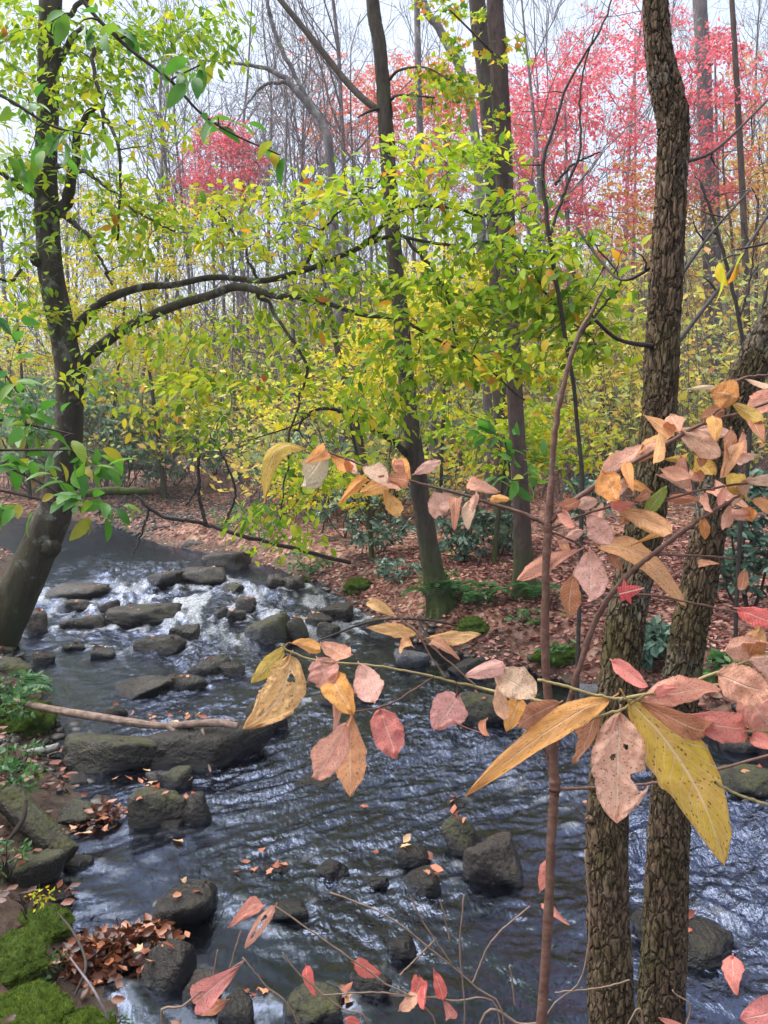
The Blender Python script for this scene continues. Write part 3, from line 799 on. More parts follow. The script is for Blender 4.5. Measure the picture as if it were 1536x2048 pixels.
class Leaves:
    def __init__(s): s.p = []; s.d = []; s.n = []; s.s = []; s.r = []
    def add(s, p, d, n, size, rnd):
        p = np.atleast_2d(p); k = len(p)
        s.p.append(p); s.d.append(np.broadcast_to(d, (k, 3))); s.n.append(np.broadcast_to(n, (k, 3)))
        s.s.append(np.broadcast_to(size, (k,))); s.r.append(np.broadcast_to(rnd, (k,)))
    def arrays(s):
        P = np.vstack(s.p); D = unit(np.vstack(s.d)); Nn = np.vstack(s.n)
        Yv = unit(np.cross(Nn, D)); Z = np.cross(D, Yv)
        return P, D, Yv, Z, np.concatenate(s.s), np.concatenate(s.r)
    def merge(s, mbd, templ, sel=None):
        P, D, Yv, Z, S, R = s.arrays()
        if sel is not None: P, D, Yv, Z, S, R = [q[sel] for q in (P, D, Yv, Z, S, R)]
        tv, tt = TEMPL[templ]
        V = P[:, None] + S[:, None, None] * (tv[None, :, 0:1] * D[:, None] + tv[None, :, 1:2] * Yv[:, None] + tv[None, :, 2:3] * Z[:, None])
        k = len(tv)
        T = (tt[None] + (np.arange(len(P)) * k)[:, None, None]).reshape(-1, 3)
        mbd.add(V.reshape(-1, 3), T=T, rnd=np.repeat(R, k))
    def singles(s, sel, templ, mat, parent, name='leaf'):
        P, D, Yv, Z, S, R = s.arrays()
        key = (templ, mat.name)
        if key not in _TM:
            b = MB(); b.add(TEMPL[templ][0], T=TEMPL[templ][1]); _TM[key] = b.mesh(name, mat)
        me = _TM[key]; out = []
        b0 = np.array(parent.location) if parent is not None else np.zeros(3)
        for i in np.atleast_1d(sel):
            o = bpy.data.objects.new(name, me); COL.objects.link(o)
            m = Matrix.Identity(4)
            for r in range(3):
                m[r][0] = float(D[i][r] * S[i]); m[r][1] = float(Yv[i][r] * S[i]); m[r][2] = float(Z[i][r] * S[i]); m[r][3] = float(P[i][r] - b0[r])
            if parent is not None: o.parent = parent
            o.matrix_basis = m
            out.append(o)
        return out
    def largest(s, n):
        """indices of the n leaves that look largest from the camera and lie in its frame"""
        P, D, Yv, Z, S, R = s.arrays()
        q = P - np.array([0, 0, CAM_H])
        dep = q[:, 1] * CP - q[:, 2] * SP
        u = q[:, 0] / np.maximum(dep, .1); v = (q[:, 2] * CP + q[:, 1] * SP) / np.maximum(dep, .1)
        ok = (np.abs(u) < 0.5) & (np.abs(v) < 0.666) & (dep > 0.2)
        face = np.abs(np.einsum('ij,ij->i', Z, unit(q)))
        sc = np.where(ok, S * (0.3 + face) / np.maximum(dep, 0.1), 0)
        idx = np.argsort(-sc)[:n]
        return idx[sc[idx] > 0]
_TM = {}

def jit(rs, n, up=(0, 0, 1), k=0.4): return unit(np.asarray(up) + rs.normal(size=(n, 3)) * k)
def hdir(rs, n, k=0.15):
    a = rs.uniform(0, 2 * np.pi, n)
    return unit(np.stack([np.cos(a), np.sin(a), rs.normal(size=n) * k], -1))

# ------------------------------------------------------------------ leaf litter (uncountable)
rs = np.random.RandomState(5)
def litter(n, xr, yr, cond, size, seed, up=0.35):
    r = np.random.RandomState(seed)
    xx = r.uniform(*xr, n); yy = r.uniform(*yr, n)
    d = sdf(xx, yy); ok = cond(xx, yy, d)
    xx, yy = xx[ok], yy[ok]; k = len(xx)
    zz = H(xx, yy) + r.uniform(0.0, 0.035, k)
    L = Leaves(); L.add(np.stack([xx, yy, zz], -1), hdir(r, k), jit(r, k, k=up), r.uniform(*size, k), np.clip(0.62 * r.rand(k) + 0.19 + 0.45 * fbm(xx * 1.4, yy * 1.4, s=53, o=3), 0, 1))
    return L
lt = MB()
patch = lambda x, y: fbm(x * 0.5, y * 0.5, s=51, o=3)
litter(42000, (-5, 9), (5, 17), lambda x, y, d: (d > 0.06) & (farside(x, y) > 0) & (patch(x, y) > -0.35), (0.045, 0.09), 61).merge(lt, 'rhomb')
litter(26000, (-2.5, 6), (5, 11.5), lambda x, y, d: (d > 0.03) & (farside(x, y) > 0), (0.045, 0.085), 66).merge(lt, 'curl')
litter(34000, (-12, 16), (15, 34), lambda x, y, d: (d > 0.1) & (farside(x, y) > 0), (0.07, 0.12), 62).merge(lt, 'rhomb')
litter(5000, (-9, -1.0), (4.2, 14), lambda x, y, d: (d > 0.03) & (farside(x, y) < 0) & (patch(x * 2, y * 2) > -0.1), (0.05, 0.09), 63).merge(lt, 'curl')
tag(lt.build('leaf_litter', M['litter']), 'russet and pink fallen leaves covering the banks', 'leaf litter', kind='stuff')

# leaf heap caught at the lower-left water edge
hp = Leaves(); r = np.random.RandomState(77)
for (px, py, w_, n_) in ((215, 1900, 0.13, 300), (300, 1868, 0.09, 170), (150, 1925, 0.12, 170), (205, 1625, 0.08, 90)):
    c = onz(px, py, 0.05); e = r.normal(size=(n_, 2)) * w_ * 0.6
    hh = np.maximum(0, 0.10 * np.exp(-(e ** 2).sum(1) / w_ ** 2)) * r.uniform(0.3, 1, n_)
    hp.add(np.stack([c[0] + e[:, 0], c[1] + e[:, 1], 0.01 + hh], -1), hdir(r, n_, 0.5), jit(r, n_, k=0.8), r.uniform(0.04, 0.075, n_), r.rand(n_))
b = MB(); hp.merge(b, 'curl')
nl_ = litter(2600, (-4.2, 1), (1.6, 6.6), lambda x, y, d: (d > -0.1) & (farside(x, y) < 0), (0.04, 0.07), 64, 0.6); nl_.merge(b, 'curl')
tag(b.build('drifted_leaves', M['litter_wet']), 'heaps of wet brown leaves caught along the near water edge', 'leaf heap', kind='stuff')

# pebbles: gravel bar, left bank and bed (uncountable)
pb = MB(); r = np.random.RandomState(88); 
def pebbles(n, xr, yr, cond, size, sub=0):
    D1, F1 = ICO[sub]
    xx = r.uniform(*xr, n); yy = r.uniform(*yr, n); d = sdf(xx, yy); ok = cond(xx, yy, d)
    xx, yy = xx[ok], yy[ok]; k = len(xx); zz = H(xx, yy)
    s = r.uniform(*size, k)[:, None] * r.uniform(0.5, 1.2, (k, 3)) * np.array([1, 1, 0.55])
    an = r.uniform(0, 6.28, k); cs, sn = np.cos(an), np.sin(an)
    nz = 1 + 0.16 * r.normal(size=(k, len(D1)))
    V = D1[None] * nz[..., None] * s[:, None]
    V = np.stack([V[..., 0] * cs[:, None] - V[..., 1] * sn[:, None], V[..., 0] * sn[:, None] + V[..., 1] * cs[:, None], V[..., 2]], -1)
    V += np.stack([xx, yy, zz + s[:, 2] * 0.2], -1)[:, None]
    T = (F1[None] + (np.arange(k) * len(D1))[:, None, None]).reshape(-1, 3)
    pb.add(V.reshape(-1, 3), T=T, rnd=np.repeat(r.beta(1.5, 2.5, k), len(D1)))
pebbles(1500, (-5, -1.2), (4.7, 9), lambda x, y, d: (d > -0.35) & (d < 0.55), (0.02, 0.06), 1)
pebbles(2500, (-7.5, -3), (16, 23), lambda x, y, d: (d > -0.3) & (d < 3.5) & (farside(x, y) > 0), (0.03, 0.07))
pebbles(3600, (-3.5, 4), (2.3, 8.5), lambda x, y, d: d < -0.05, (0.03, 0.10))
pebbles(1500, (-1.5, 4.5), (4.5, 12), lambda x, y, d: (d > -0.3) & (d < 0.3) & (farside(x, y) > 0), (0.03, 0.08))
tag(pb.build('gravel', M['pebble']), 'dark cobbles and gravel of the creek bed and bar', 'gravel', kind='stuff')

# ------------------------------------------------------------------ trees: shared builders
def trunk_curve(pts, Y, n, ws=1.0):
    """pts: (px, py, width_px[, depth]) from top or bottom; returns centre line and radii"""
    P = np.array([at(p[0], p[1], p[3] if len(p) > 3 else Y) for p in pts])
    Rr = np.array([p[2] / 2 * ws * (p[3] if len(p) > 3 else Y) / FPX for p in pts])
    C = catmull(np.column_stack([P, Rr]), n)
    return C[:, :3], np.maximum(C[:, 3], 0.002)

def bark_tube(b, P, R, k, cells=14, cell_h=0.085, amp=0.012, seed=0, lump=0.03, flare=0.0, ew=0.2):
    """trunk surface with raised bark plates between furrows (rnd = plate height)"""
    T, N, B = frames(P)
    s = np.concatenate([[0], np.cumsum(np.linalg.norm(np.diff(P, axis=0), axis=1))])
    a = np.arange(k) / k
    S, A = np.meshgrid(s, a, indexing='ij')
    ang = A * 2 * np.pi
    cx_, sx_ = np.cos(ang), np.sin(ang)
    q = cells / 4.6; fz = 1.0 / cell_h
    wx_ = 0.45 * fbm(cx_ * 3 + seed, sx_ * 3, S * 14, s=seed + 4, o=3)
    n1 = vnoise(cx_ * q + wx_ + 31, sx_ * q + wx_ - 17, S * fz * 0.55, s=seed) + 0.35 * vnoise(cx_ * q * 2.1 + wx_, sx_ * q * 2.1, S * fz * 1.2, s=seed + 1)
    n2 = vnoise(cx_ * q * 1.1 - 9, sx_ * q * 1.1 + wx_ * 2, S * fz * 2.0 + wx_ * 2, s=seed + 2)
    e = np.minimum(sst(0.0, ew, np.abs(n1)), 0.1 + 0.9 * sst(0.0, ew * 0.75, np.abs(n2)))
    H_ = 0.5 + 0.5 * vnoise(cx_ * q * 0.8, sx_ * q * 0.8 + 5, S * fz * 0.9, s=seed + 3)
    fine = fbm(cx_ * 12 + 3, sx_ * 12, S * 60, s=seed + 9, o=4, g=0.7)
    big = fbm(cx_ * 1.2 + seed, sx_ * 1.2, S * 2.2, s=seed + 11, o=3)
    disp = amp * (e * (0.45 + 0.75 * H_) - 0.6) + amp * 0.45 * fine * (0.3 + e)
    rad = R[:, None] * (1 + lump * big) + disp
    if flare:
        fl = np.exp(-s / flare)[:, None]
        rad = rad * (1 + fl * (0.22 + 0.2 * np.cos(5 * ang + seed) + 0.14 * np.cos(3 * ang)))
    V = P[:, None] + rad[..., None] * (cx_[..., None] * N[:, None] + sx_[..., None] * B[:, None])
    n = len(P)
    i = (np.arange(n - 1) * k)[:, None]; j = np.arange(k)[None]; j2 = (j + 1) % k
    Q = np.stack([i + j, i + j2, i + k + j2, i + k + j], -1).reshape(-1, 4)
    b.add(V.reshape(-1, 3), Q, rnd=(e * 0.75 + 0.25 * (fine * 0.5 + 0.5)).ravel())

class Skel:
    """branch nodes that twigs attach to"""
    def __init__(s): s.P = np.zeros((0, 3)); s.R = np.zeros(0)
    def add(s, P, R): s.P = np.vstack([s.P, P]); s.R = np.append(s.R, R)

def grow(sk, targets, rs, twig_mb, leaves, leaf_size, spacing=0.07, r_tip=0.0025, k=4, flat=0.75, droop=0.25, rnd=(2, 2), bias=0.0, start=0.3, maxlen=None, wob=0.06, sag=0.12, rshift=None, jitter=0.35, nmin=8, spread=0.45):
    """join every target point to the nearest wood with a curved twig and set leaves along it"""
    targets = np.asarray(targets)
    d0 = np.array([np.min(np.linalg.norm(sk.P - t, axis=1)) for t in targets])
    for ti in np.argsort(d0):
        t = targets[ti]
        dist = np.linalg.norm(sk.P - t, axis=1)
        i = int(np.argmin(dist - bias * sk.R))
        p0 = sk.P[i]; L = dist[i]
        if L < 0.03: continue
        n = max(4, min(12, int(L / 0.10)))
        mid = (p0 + t) / 2 + rs.normal(size=3) * wob * L + np.array([0, 0, sag * L])
        C = catmull(np.array([p0, mid, t]), n)
        C[1:-1] += rs.normal(size=(n - 2, 3)) * 0.012 * min(L, 1.0)
        r0 = min(sk.R[i] * 0.7, 0.004 + 0.011 * L)
        Rr = np.linspace(max(r0, r_tip), r_tip, n)
        twig_mb.tube(C, Rr, k=k, cap=False)
        sk.add(C[1:], Rr[1:])
        if leaves is None: continue
        m = min(30, max(nmin, int(L * (1 - start) / spacing)))
        tt = np.linspace(start, 1.0, m) if L < 1.5 else np.linspace(max(start, 1 - 1.6 / L), 1.0, m)
        idx = tt * (n - 1); i0 = np.minimum(idx.astype(int), n - 2); f = (idx - i0)[:, None]
        pos = C[i0] * (1 - f) + C[i0 + 1] * f + rs.normal(size=(m, 3)) * leaf_size * spread * np.array([1, 1, 0.16])
        dr = unit(C[i0 + 1] - C[i0])
        sidev = np.cross(dr, np.array([0, 0, 1.0])); sidev = unit(sidev + 1e-6)
        sg = np.where(np.arange(m) % 2 == 0, 1.0, -1.0)[:, None]
        ld = unit(dr * 0.7 + sidev * sg * rs.uniform(0.4, 1.0, (m, 1)) + np.array([0, 0, -droop]) * rs.uniform(0.2, 1.6, (m, 1)) + rs.normal(size=(m, 3)) * jitter * 0.6)
        ld[-1] = unit(dr[-1] + np.array([0, 0, -droop]))
        nor = unit(np.array([0, 0, flat]) + rs.normal(size=(m, 3)) * jitter)
        rv = np.clip(rs.beta(*rnd, m) + (rshift(pos) if rshift else 0), 0, 1)
        leaves.add(pos, ld, nor, rs.uniform(0.65, 1.15, m) * leaf_size, rv)

def ell(rs, n, px, py, rx, ry, Y, dY=0.5):
    """n points in an ellipsoid seen round (px,py) at depth Y"""
    out = []
    while len(out) < n:
        q = rs.uniform(-1, 1, 3)
        if q @ q > 1: continue
        out.append(at(px + q[0] * rx, py + q[1] * ry, Y + q[2] * dY))
    return out

def tree_root(name, px, py, label, group=None, Y=None, cat='tree'):
    g = ground_at(px, py) if Y is None else at(px, py, Y)
    z = H1(g[0], g[1])
    return empty(name, (g[0], g[1], z), label, cat, group), np.array([g[0], g[1], z])

def finish_foliage(root, lv, templ, mat_attr, mat_obj, n_single, name='foliage'):
    tot = sum(len(q) for q in lv.p)
    sel = lv.largest(n_single) if n_single else np.zeros(0, int)
    if len(sel): lv.singles(sel, 'ovate_hi' if templ == 'ovate' else templ, mat_obj, root)
    mask = np.ones(tot, bool); mask[sel] = False
    if mask.any():
        b = MB(); lv.merge(b, templ, mask)
        o = b.build(name, mat_attr, root); o['kind'] = 'stuff'

# ------------------------------------------------------------------ leaning tree on the left with the arching limbs
rs = np.random.RandomState(11)
g0 = ground_at(-15, 1290)
YL = g0[1]
root, bse = tree_root('arching_tree', -15, 1290, 'grey-barked tree leaning from the left bank with limbs arching over the creek', Y=YL)
tp = [(-45, 1350, 165), (-18, 1285, 135), (28, 1200, 112), (72, 1110, 98), (108, 1025, 88), (130, 930, 80), (138, 830, 72), (138, 740, 70), (120, 640, 64), (101, 540, 63), (95, 440, 60), (91, 340, 56), (95, 240, 52), (97, 140, 52), (100, 50, 54), (103, -60, 52), (108, -300, 46), (120, -700, 30), (130, -1000, 10)]
P, R = trunk_curve(tp, YL, 420, 0.75)
b = MB(); bark_tube(b, P, R, 84, cells=13, cell_h=0.20, amp=0.0045, seed=3, lump=0.07)
for kx, ky, kr in ((112, 1094, 21), (158, 800, 11), (148, 870, 10), (66, 520, 13)):      # knots
    c = at(kx - 12 if kx > 100 else kx + 8, ky, YL - 0.08); D, F = ICO[2]
    s = kr * YL / FPX
    b.add(c + D * s * (1 + 0.25 * fbm(D[:, 0] * 3 + kx, D[:, 1] * 3, D[:, 2] * 3, s=kx, o=2))[:, None], T=F, rnd=0.5)
ARCH_TRUNK = b.build('trunk', M['bark_arch'], root)
sk = Skel()
def limb(pts, name='limb', mat='bark_arch', root_=None, sk_=None, n=60, k=14, seed=1, Yd=7.0):
    P, R = trunk_curve(pts, Yd, n, 0.7)
    P[1:-1] += np.stack([fbm(np.arange(n) * 0.22, np.zeros(n) + seed * 3 + q, s=seed + q, o=2) for q in range(3)], -1)[1:-1] * 0.03
    b = MB(); b.tube(P, R, k=k)
    o = b.build(name, M[mat], root_); o.parent = ARCH_TRUNK
    sk_.add(P, R)
    return o
lm = lambda pts, seed, **kw: limb(pts, root_=root, sk_=sk, seed=seed, **kw)
lm([(150, 750, 40, YL), (175, 715, 34, YL - .05), (235, 665, 29, YL - .2), (330, 615, 26, YL - .5), (430, 588, 24, YL - .8), (490, 575, 22, YL - 1.0), (570, 593, 17, YL - 1.15), (640, 608, 14, YL - 1.3), (720, 633, 12, YL - 1.4), (800, 640, 10, YL - 1.55), (870, 675, 8, YL - 1.7), (960, 722, 6, YL - 1.8), (1050, 800, 4, YL - 1.9)], 1)
lm([(140, 668, 36, YL), (165, 640, 28, YL), (205, 608, 25, YL - .1), (265, 578, 22, YL - .2), (340, 566, 18, YL - .3), (420, 553, 17, YL - .5), (520, 562, 16, YL - .7), (600, 542, 16, YL - .9), (680, 512, 15, YL - 1.0), (735, 485, 15, YL - 1.1), (780, 445, 11, YL - 1.3), (835, 418, 9, YL - 1.4), (905, 412, 8, YL - 1.5), (960, 428, 7, YL - 1.6), (1055, 412, 4, YL - 1.7)], 2)
lm([(735, 487, 13, YL - 1.1), (800, 470, 10, YL - 1.3), (850, 515, 9, YL - 1.5), (885, 575, 8, YL - 1.6), (905, 640, 6, YL - 1.7), (925, 720, 4, YL - 1.8)], 3)
lm([(800, 470, 9, YL - 1.3), (900, 485, 8, YL - 1.6), (1000, 490, 8, YL - 1.8), (1065, 545, 7, YL - 1.9), (1110, 610, 6, YL - 2.0), (1190, 690, 4, YL - 2.1)], 4)
lm([(515, 585, 12, YL - 1.0), (560, 640, 9, YL - 1.1), (612, 728, 9, YL - 1.2), (597, 800, 7, YL - 1.3), (582, 880, 6, YL - 1.4), (572, 960, 5, YL - 1.4), (560, 1040, 3, YL - 1.4)], 5)
lm([(590, 860, 6, YL - 1.3), (640, 815, 7, YL - 1.0), (700, 832, 8, YL - .6), (770, 870, 11, YL + .1), (810, 905, 14, YL + .6)], 6)
lm([(118, 425, 34, YL), (140, 385, 30, YL - .1), (152, 310, 24, YL - .2), (162, 250, 18, YL - .3), (200, 210, 12, YL - .4), (245, 330, 8, YL - .6), (235, 480, 6, YL - .7)], 7)
lm([(125, 430, 18, YL), (175, 470, 12, YL - .2), (205, 530, 8, YL - .4), (225, 570, 6, YL - .5)], 8)
lm([(75, 395, 16, YL), (30, 365, 13, YL - .1), (-30, 330, 11, YL - .2)], 9)
lm([(115, 330, 12, YL), (180, 350, 9, YL - .4), (270, 420, 7, YL - .8), (350, 460, 5, YL - 1.0)], 10)
lm([(120, 120, 20, YL), (165, 60, 15, YL - .2), (185, 110, 12, YL - .3), (200, 190, 9, YL - .4), (208, 280, 6, YL - .5)], 11)
lm([(110, 60, 16, YL), (180, -10, 12, YL + .2), (300, -60, 9, YL + .5), (420, -40, 6, YL + .8)], 12)
lm([(520, 565, 9, YL - .7), (480, 480, 7, YL - .9), (430, 420, 5, YL - 1.1)], 13)
lm([(610, 540, 9, YL - .9), (640, 470, 7, YL - 1.1), (700, 400, 5, YL - 1.3), (760, 360, 4, YL - 1.4)], 14)
lm([(40, 540, 10, YL - .2), (20, 560, 8, YL - .3), (-30, 540, 6, YL - .4)], 15, n=20)
tw = MB(); lv = Leaves()
T = []
NE = lambda *a: T.extend(ell(rs, *a))
NE(34, 850, 320, 175, 50, YL - 1.5, .6); NE(36, 650, 395, 250, 45, YL - 1.2, .7); NE(34, 900, 425, 190, 55, YL - 1.6, .6)
NE(34, 450, 440, 190, 60, YL - .9, .6); NE(24, 620, 500, 210, 40, YL - 1.2, .6); NE(34, 1050, 500, 170, 50, YL - 1.9, .5)
NE(22, 1130, 570, 120, 50, YL - 2.0, .4); NE(32, 950, 600, 190, 60, YL - 1.7, .6); NE(24, 720, 575, 200, 40, YL - 1.4, .6)
NE(38, 250, 440, 150, 110, YL - .6, .6); NE(18, 310, 655, 180, 80, YL - .8, .6); NE(18, 420, 750, 170, 80, YL - 1.0, .6)
NE(20, 570, 660, 150, 60, YL - 1.2, .5); NE(40, 860, 715, 180, 80, YL - 1.7, .5); NE(28, 1060, 720, 140, 80, YL - 2.0, .4)
NE(12, 200, 740, 120, 80, YL - .6, .5); NE(12, 330, 800, 150, 70, YL - .9, .5); NE(14, 560, 760, 150, 60, YL - 1.2, .5); NE(24, 1010, 620, 150, 60, YL - 1.8, .4); NE(22, 760, 830, 150, 60, YL - 1.5, .5); NE(10, 390, 860, 90, 40, YL - 1.0, .4); NE(20, 630, 950, 100, 60, YL - 1.4, .4); NE(14, 545, 1060, 80, 55, YL - 1.4, .3)
NE(34, 190, 240, 190, 80, YL - .4, .7); NE(26, 60, 150, 110, 120, YL + .1, .7); NE(44, 320, 70, 200, 90, YL + .3, .8)
NE(20, 100, 330, 150, 60, YL - .3, .6); NE(14, 30, 500, 60, 90, YL - .2, .5); NE(12, 60, 640, 70, 60, YL - .2, .4); NE(14, 1180, 640, 90, 70, YL - 2.0, .4)
NE(34, 200, 130, 220, 110, YL + .2, .9); NE(26, 400, 60, 110, 70, YL + .5, .6); NE(20, 40, 60, 100, 90, YL + .2, .7); NE(18, 30, 380, 70, 90, YL - .1, .5)
NE(30, 120, -180, 500, 150, YL, 2.0)
def shift_l(p): return 0.34 * fbm(p[:, 0] * 0.9, p[:, 2] * 1.2, p[:, 1], s=71, o=2) - 0.06
grow(sk, T, rs, tw, lv, 0.105, spacing=0.032, nmin=13, jitter=0.36, spread=1.5, rnd=(2.2, 2.6), rshift=shift_l, flat=0.8, droop=0.3)
o = tw.build('twigs', M['twig'], root); o['kind'] = 'stuff'
finish_foliage(root, lv, 'ovate', M['leaf_arch'], M['leaf_arch_obj'], 300)

# ------------------------------------------------------------------ ridged double-stemmed tree in the right foreground
root, bse = tree_root('ridged_tree', 1220, 2048, 'two-stemmed tree with ridged brown bark in front of the creek', Y=2.45)
zb = H1(bse[0], 2.45)
t1 = [(1226, 2300, 106), (1224, 2060, 96), (1216, 1850, 86), (1214, 1650, 82), (1228, 1450, 78), (1245, 1300, 76), (1262, 1180, 74), (1290, 1050, 70), (1312, 900, 66), (1322, 760, 63), (1330, 600, 60), (1338, 450, 56), (1345, 330, 54), (1346, 240, 56), (1330, 165, 56), (1316, 90, 46), (1312, 20, 42), (1308, -80, 40), (1300, -400, 32), (1290, -900, 16)]
P, R = trunk_curve(t1, 2.5, 620)
b = MB(); bark_tube(b, P, R, 150, cells=24, cell_h=0.06, amp=0.0095, seed=21, lump=0.035)
c = at(1180, 1640, 2.47); D, F = ICO[2]; b.add(c + D * 0.014 * (1 + 0.3 * fbm(D[:, 0] * 2, D[:, 1] * 2, D[:, 2] * 2, s=5, o=2))[:, None], T=F, rnd=0.6)
RT = b.build('trunk', M['bark_ridge'], root)
t2 = [(1310, 2300, 112), (1320, 2060, 96), (1330, 1850, 88), (1338, 1650, 80), (1350, 1480, 74), (1372, 1300, 70), (1402, 1150, 66), (1428, 1000, 64), (1452, 870, 64), (1490, 760, 64), (1535, 670, 62), (1600, 560, 58), (1700, 400, 50), (1800, 200, 40), (1860, -200, 24)]
P, R = trunk_curve(t2, 2.72, 520)
b = MB(); bark_tube(b, P, R, 150, cells=24, cell_h=0.06, amp=0.0095, seed=29, lump=0.035)
b.build('second_trunk', M['bark_ridge'], root)
sk = Skel(); tw = MB()
for i_, pts in enumerate((
        [(1325, 695, 12, 2.5), (1240, 680, 8, 2.4), (1190, 640, 7, 2.3)],
        [(1332, 715, 14, 2.5), (1390, 640, 9, 2.7), (1450, 560, 8, 2.9), (1536, 430, 6, 3.2), (1600, 330, 4, 3.3)],
        [(1332, 515, 9, 2.5), (1250, 560, 6, 2.6), (1200, 520, 5, 2.7), (1150, 450, 4, 2.8)],
        [(1345, 330, 9, 2.5), (1430, 300, 6, 2.7), (1536, 200, 4, 3.0)],
        [(1335, 590, 9, 2.5), (1420, 470, 6, 2.7), (1500, 380, 4, 2.9)])):
    P, R = trunk_curve(pts, 2.5, 26); b = MB(); b.tube(P, R, k=8); o = b.build('branch', M['twig'], root); o.parent = RT; sk.add(P, R)
rs = np.random.RandomState(23)
grow(sk, ell(rs, 26, 1430, 420, 130, 180, 2.9, .3) + ell(rs, 16, 1200, 520, 80, 120, 2.7, .3), rs, tw, None, 0, r_tip=0.0009, wob=0.12)
o = tw.build('twigs', M['twig'], root); o['kind'] = 'stuff'

# ------------------------------------------------------------------ mid-distance trunks on the right bank
def bank_tree(name, pts, label, mat, cells=12, cell_h=0.14, amp=0.010, seed=0, k=52, limbs=(), flare=0.35, base=None, tall=True):
    bx, by = base or (pts[-1][0], pts[-1][1])
    root, bse = tree_root(name, bx, by, label)
    Yb = bse[1]
    pts = list(pts)[::-1]
    top = pts[-1]
    if tall: pts += [(top[0] - (pts[-2][0] - top[0]) * 2, top[1] - 500, top[2] * 0.8), (top[0] - (pts[-2][0] - top[0]) * 3, top[1] - 1100, top[2] * 0.35)]
    P, R = trunk_curve(pts, Yb, 340, 0.7)
    P = np.vstack([P[0] + np.array([0, 0, -0.25]), P]); R = np.append(R[0], R)
    b = MB(); bark_tube(b, P, R, k, cells, cell_h, amp, seed, 0.04, flare)
    trk = b.build('trunk', M[mat], root)
    sk = Skel(); sk.add(P[::6], R[::6])
    for i, lp in enumerate(limbs):
        q = [(a_[0], a_[1], a_[2], Yb + a_[3]) for a_ in lp]
        P2, R2 = trunk_curve(q, Yb, 40, 0.72); b = MB(); b.tube(P2, R2, k=10); o = b.build('limb', M[mat], root); o.parent = trk; sk.add(P2, R2)
    return root, bse, sk

rA, bA, skA = bank_tree('bank_tree', [(742, -30, 34), (760, 100, 37), (775, 300, 41), (788, 500, 43), (803, 650, 45), (822, 850, 48), (846, 1020, 53), (866, 1140, 60), (884, 1212, 78)],
    'dark trunk curving down to a fern clump on the right bank', 'bark_dark', seed=41, limbs=(
    [(765, 222, 16, 0), (735, 205, 18, .1), (690, 160, 18, .3), (630, 85, 17, .5), (545, -20, 14, .8), (470, -120, 9, 1.2)],
    [(770, 215, 9, 0), (740, 222, 8, -.1), (715, 235, 4, -.2)],
    [(778, 160, 9, 0), (800, 140, 7, -.2), (850, 135, 5, -.4), (900, 160, 3, -.6)],
    [(782, 200, 8, 0), (800, 190, 6, -.2), (870, 195, 4, -.4)],
    [(815, 910, 20, 0), (790, 885, 17, -.1), (755, 865, 14, -.2), (700, 830, 10, -.4), (640, 818, 7, -.6), (590, 850, 5, -.7), (500, 880, 3, -.8)]))
rB, bB, skB = bank_tree('bank_tree', [(988, -30, 44), (996, 100, 46), (1006, 300, 48), (1018, 550, 47), (1030, 800, 45), (1042, 1000, 47), (1046, 1120, 54), (1049, 1195, 66)],
    'straight red-brown trunk with mossy foot behind the sapling stem', 'bark_redbrown', cells=10, cell_h=0.4, amp=0.009, seed=47,
    limbs=([(1000, 120, 7, 0), (960, 80, 6, -.2), (900, 20, 4, -.4)],))
rB2, bB2, skB2 = bank_tree('bank_tree', [(952, -30, 44), (966, 120, 42), (978, 260, 40), (990, 500, 38), (1000, 800, 40), (1004, 1000, 48), (1003, 1072, 72)],
    'dark trunk standing just behind the straight red-brown trunk', 'bark_dark', seed=53)
rC, bC, skC = bank_tree('bank_tree', [(1398, -30, 36), (1408, 150, 38), (1415, 350, 40), (1425, 600, 42), (1436, 800, 44), (1440, 930, 54)],
    'pale grey straight trunk behind the curved ridged trunk', 'bark_grey', cells=10, cell_h=0.5, amp=0.01, seed=59)
bank_tree('slender_tree', [(1462, -30, 13), (1478, 250, 16), (1490, 500, 17), (1495, 700, 18), (1500, 960, 22)], 'slender brown tree near the right picture edge', 'bark_redbrown', amp=0.004, seed=61, k=30)
bank_tree('slender_tree', [(835, -40, 20), (880, 60, 22), (925, 150, 24), (950, 270, 25), (965, 500, 26), (975, 800, 27), (980, 1010, 32)], 'pale lichen-spotted tree bending behind the dark trunk pair', 'bark_grey', amp=0.004, seed=67, k=30)
bank_tree('slender_tree', [(1120, 330, 4), (1130, 400, 8), (1150, 560, 13), (1190, 720, 17), (1225, 820, 19), (1250, 930, 24)], 'thin dark tree leaning left behind the sapling', 'bark_dark', amp=0.003, seed=71, k=24, tall=False)
bank_tree('slender_tree', [(640, 520, 4), (652, 580, 10), (675, 700, 17), (700, 800, 22), (722, 900, 22), (738, 1000, 20), (742, 1060, 24)], 'short dark snag leaning among the yellow leaves', 'bark_dark', amp=0.004, seed=73, k=30, tall=False)
bank_tree('slender_tree', [(852, 620, 22), (860, 760, 24), (866, 880, 26), (870, 985, 32)], 'pale grey trunk just right of the dark curving trunk', 'bark_grey', amp=0.004, seed=79, k=30)

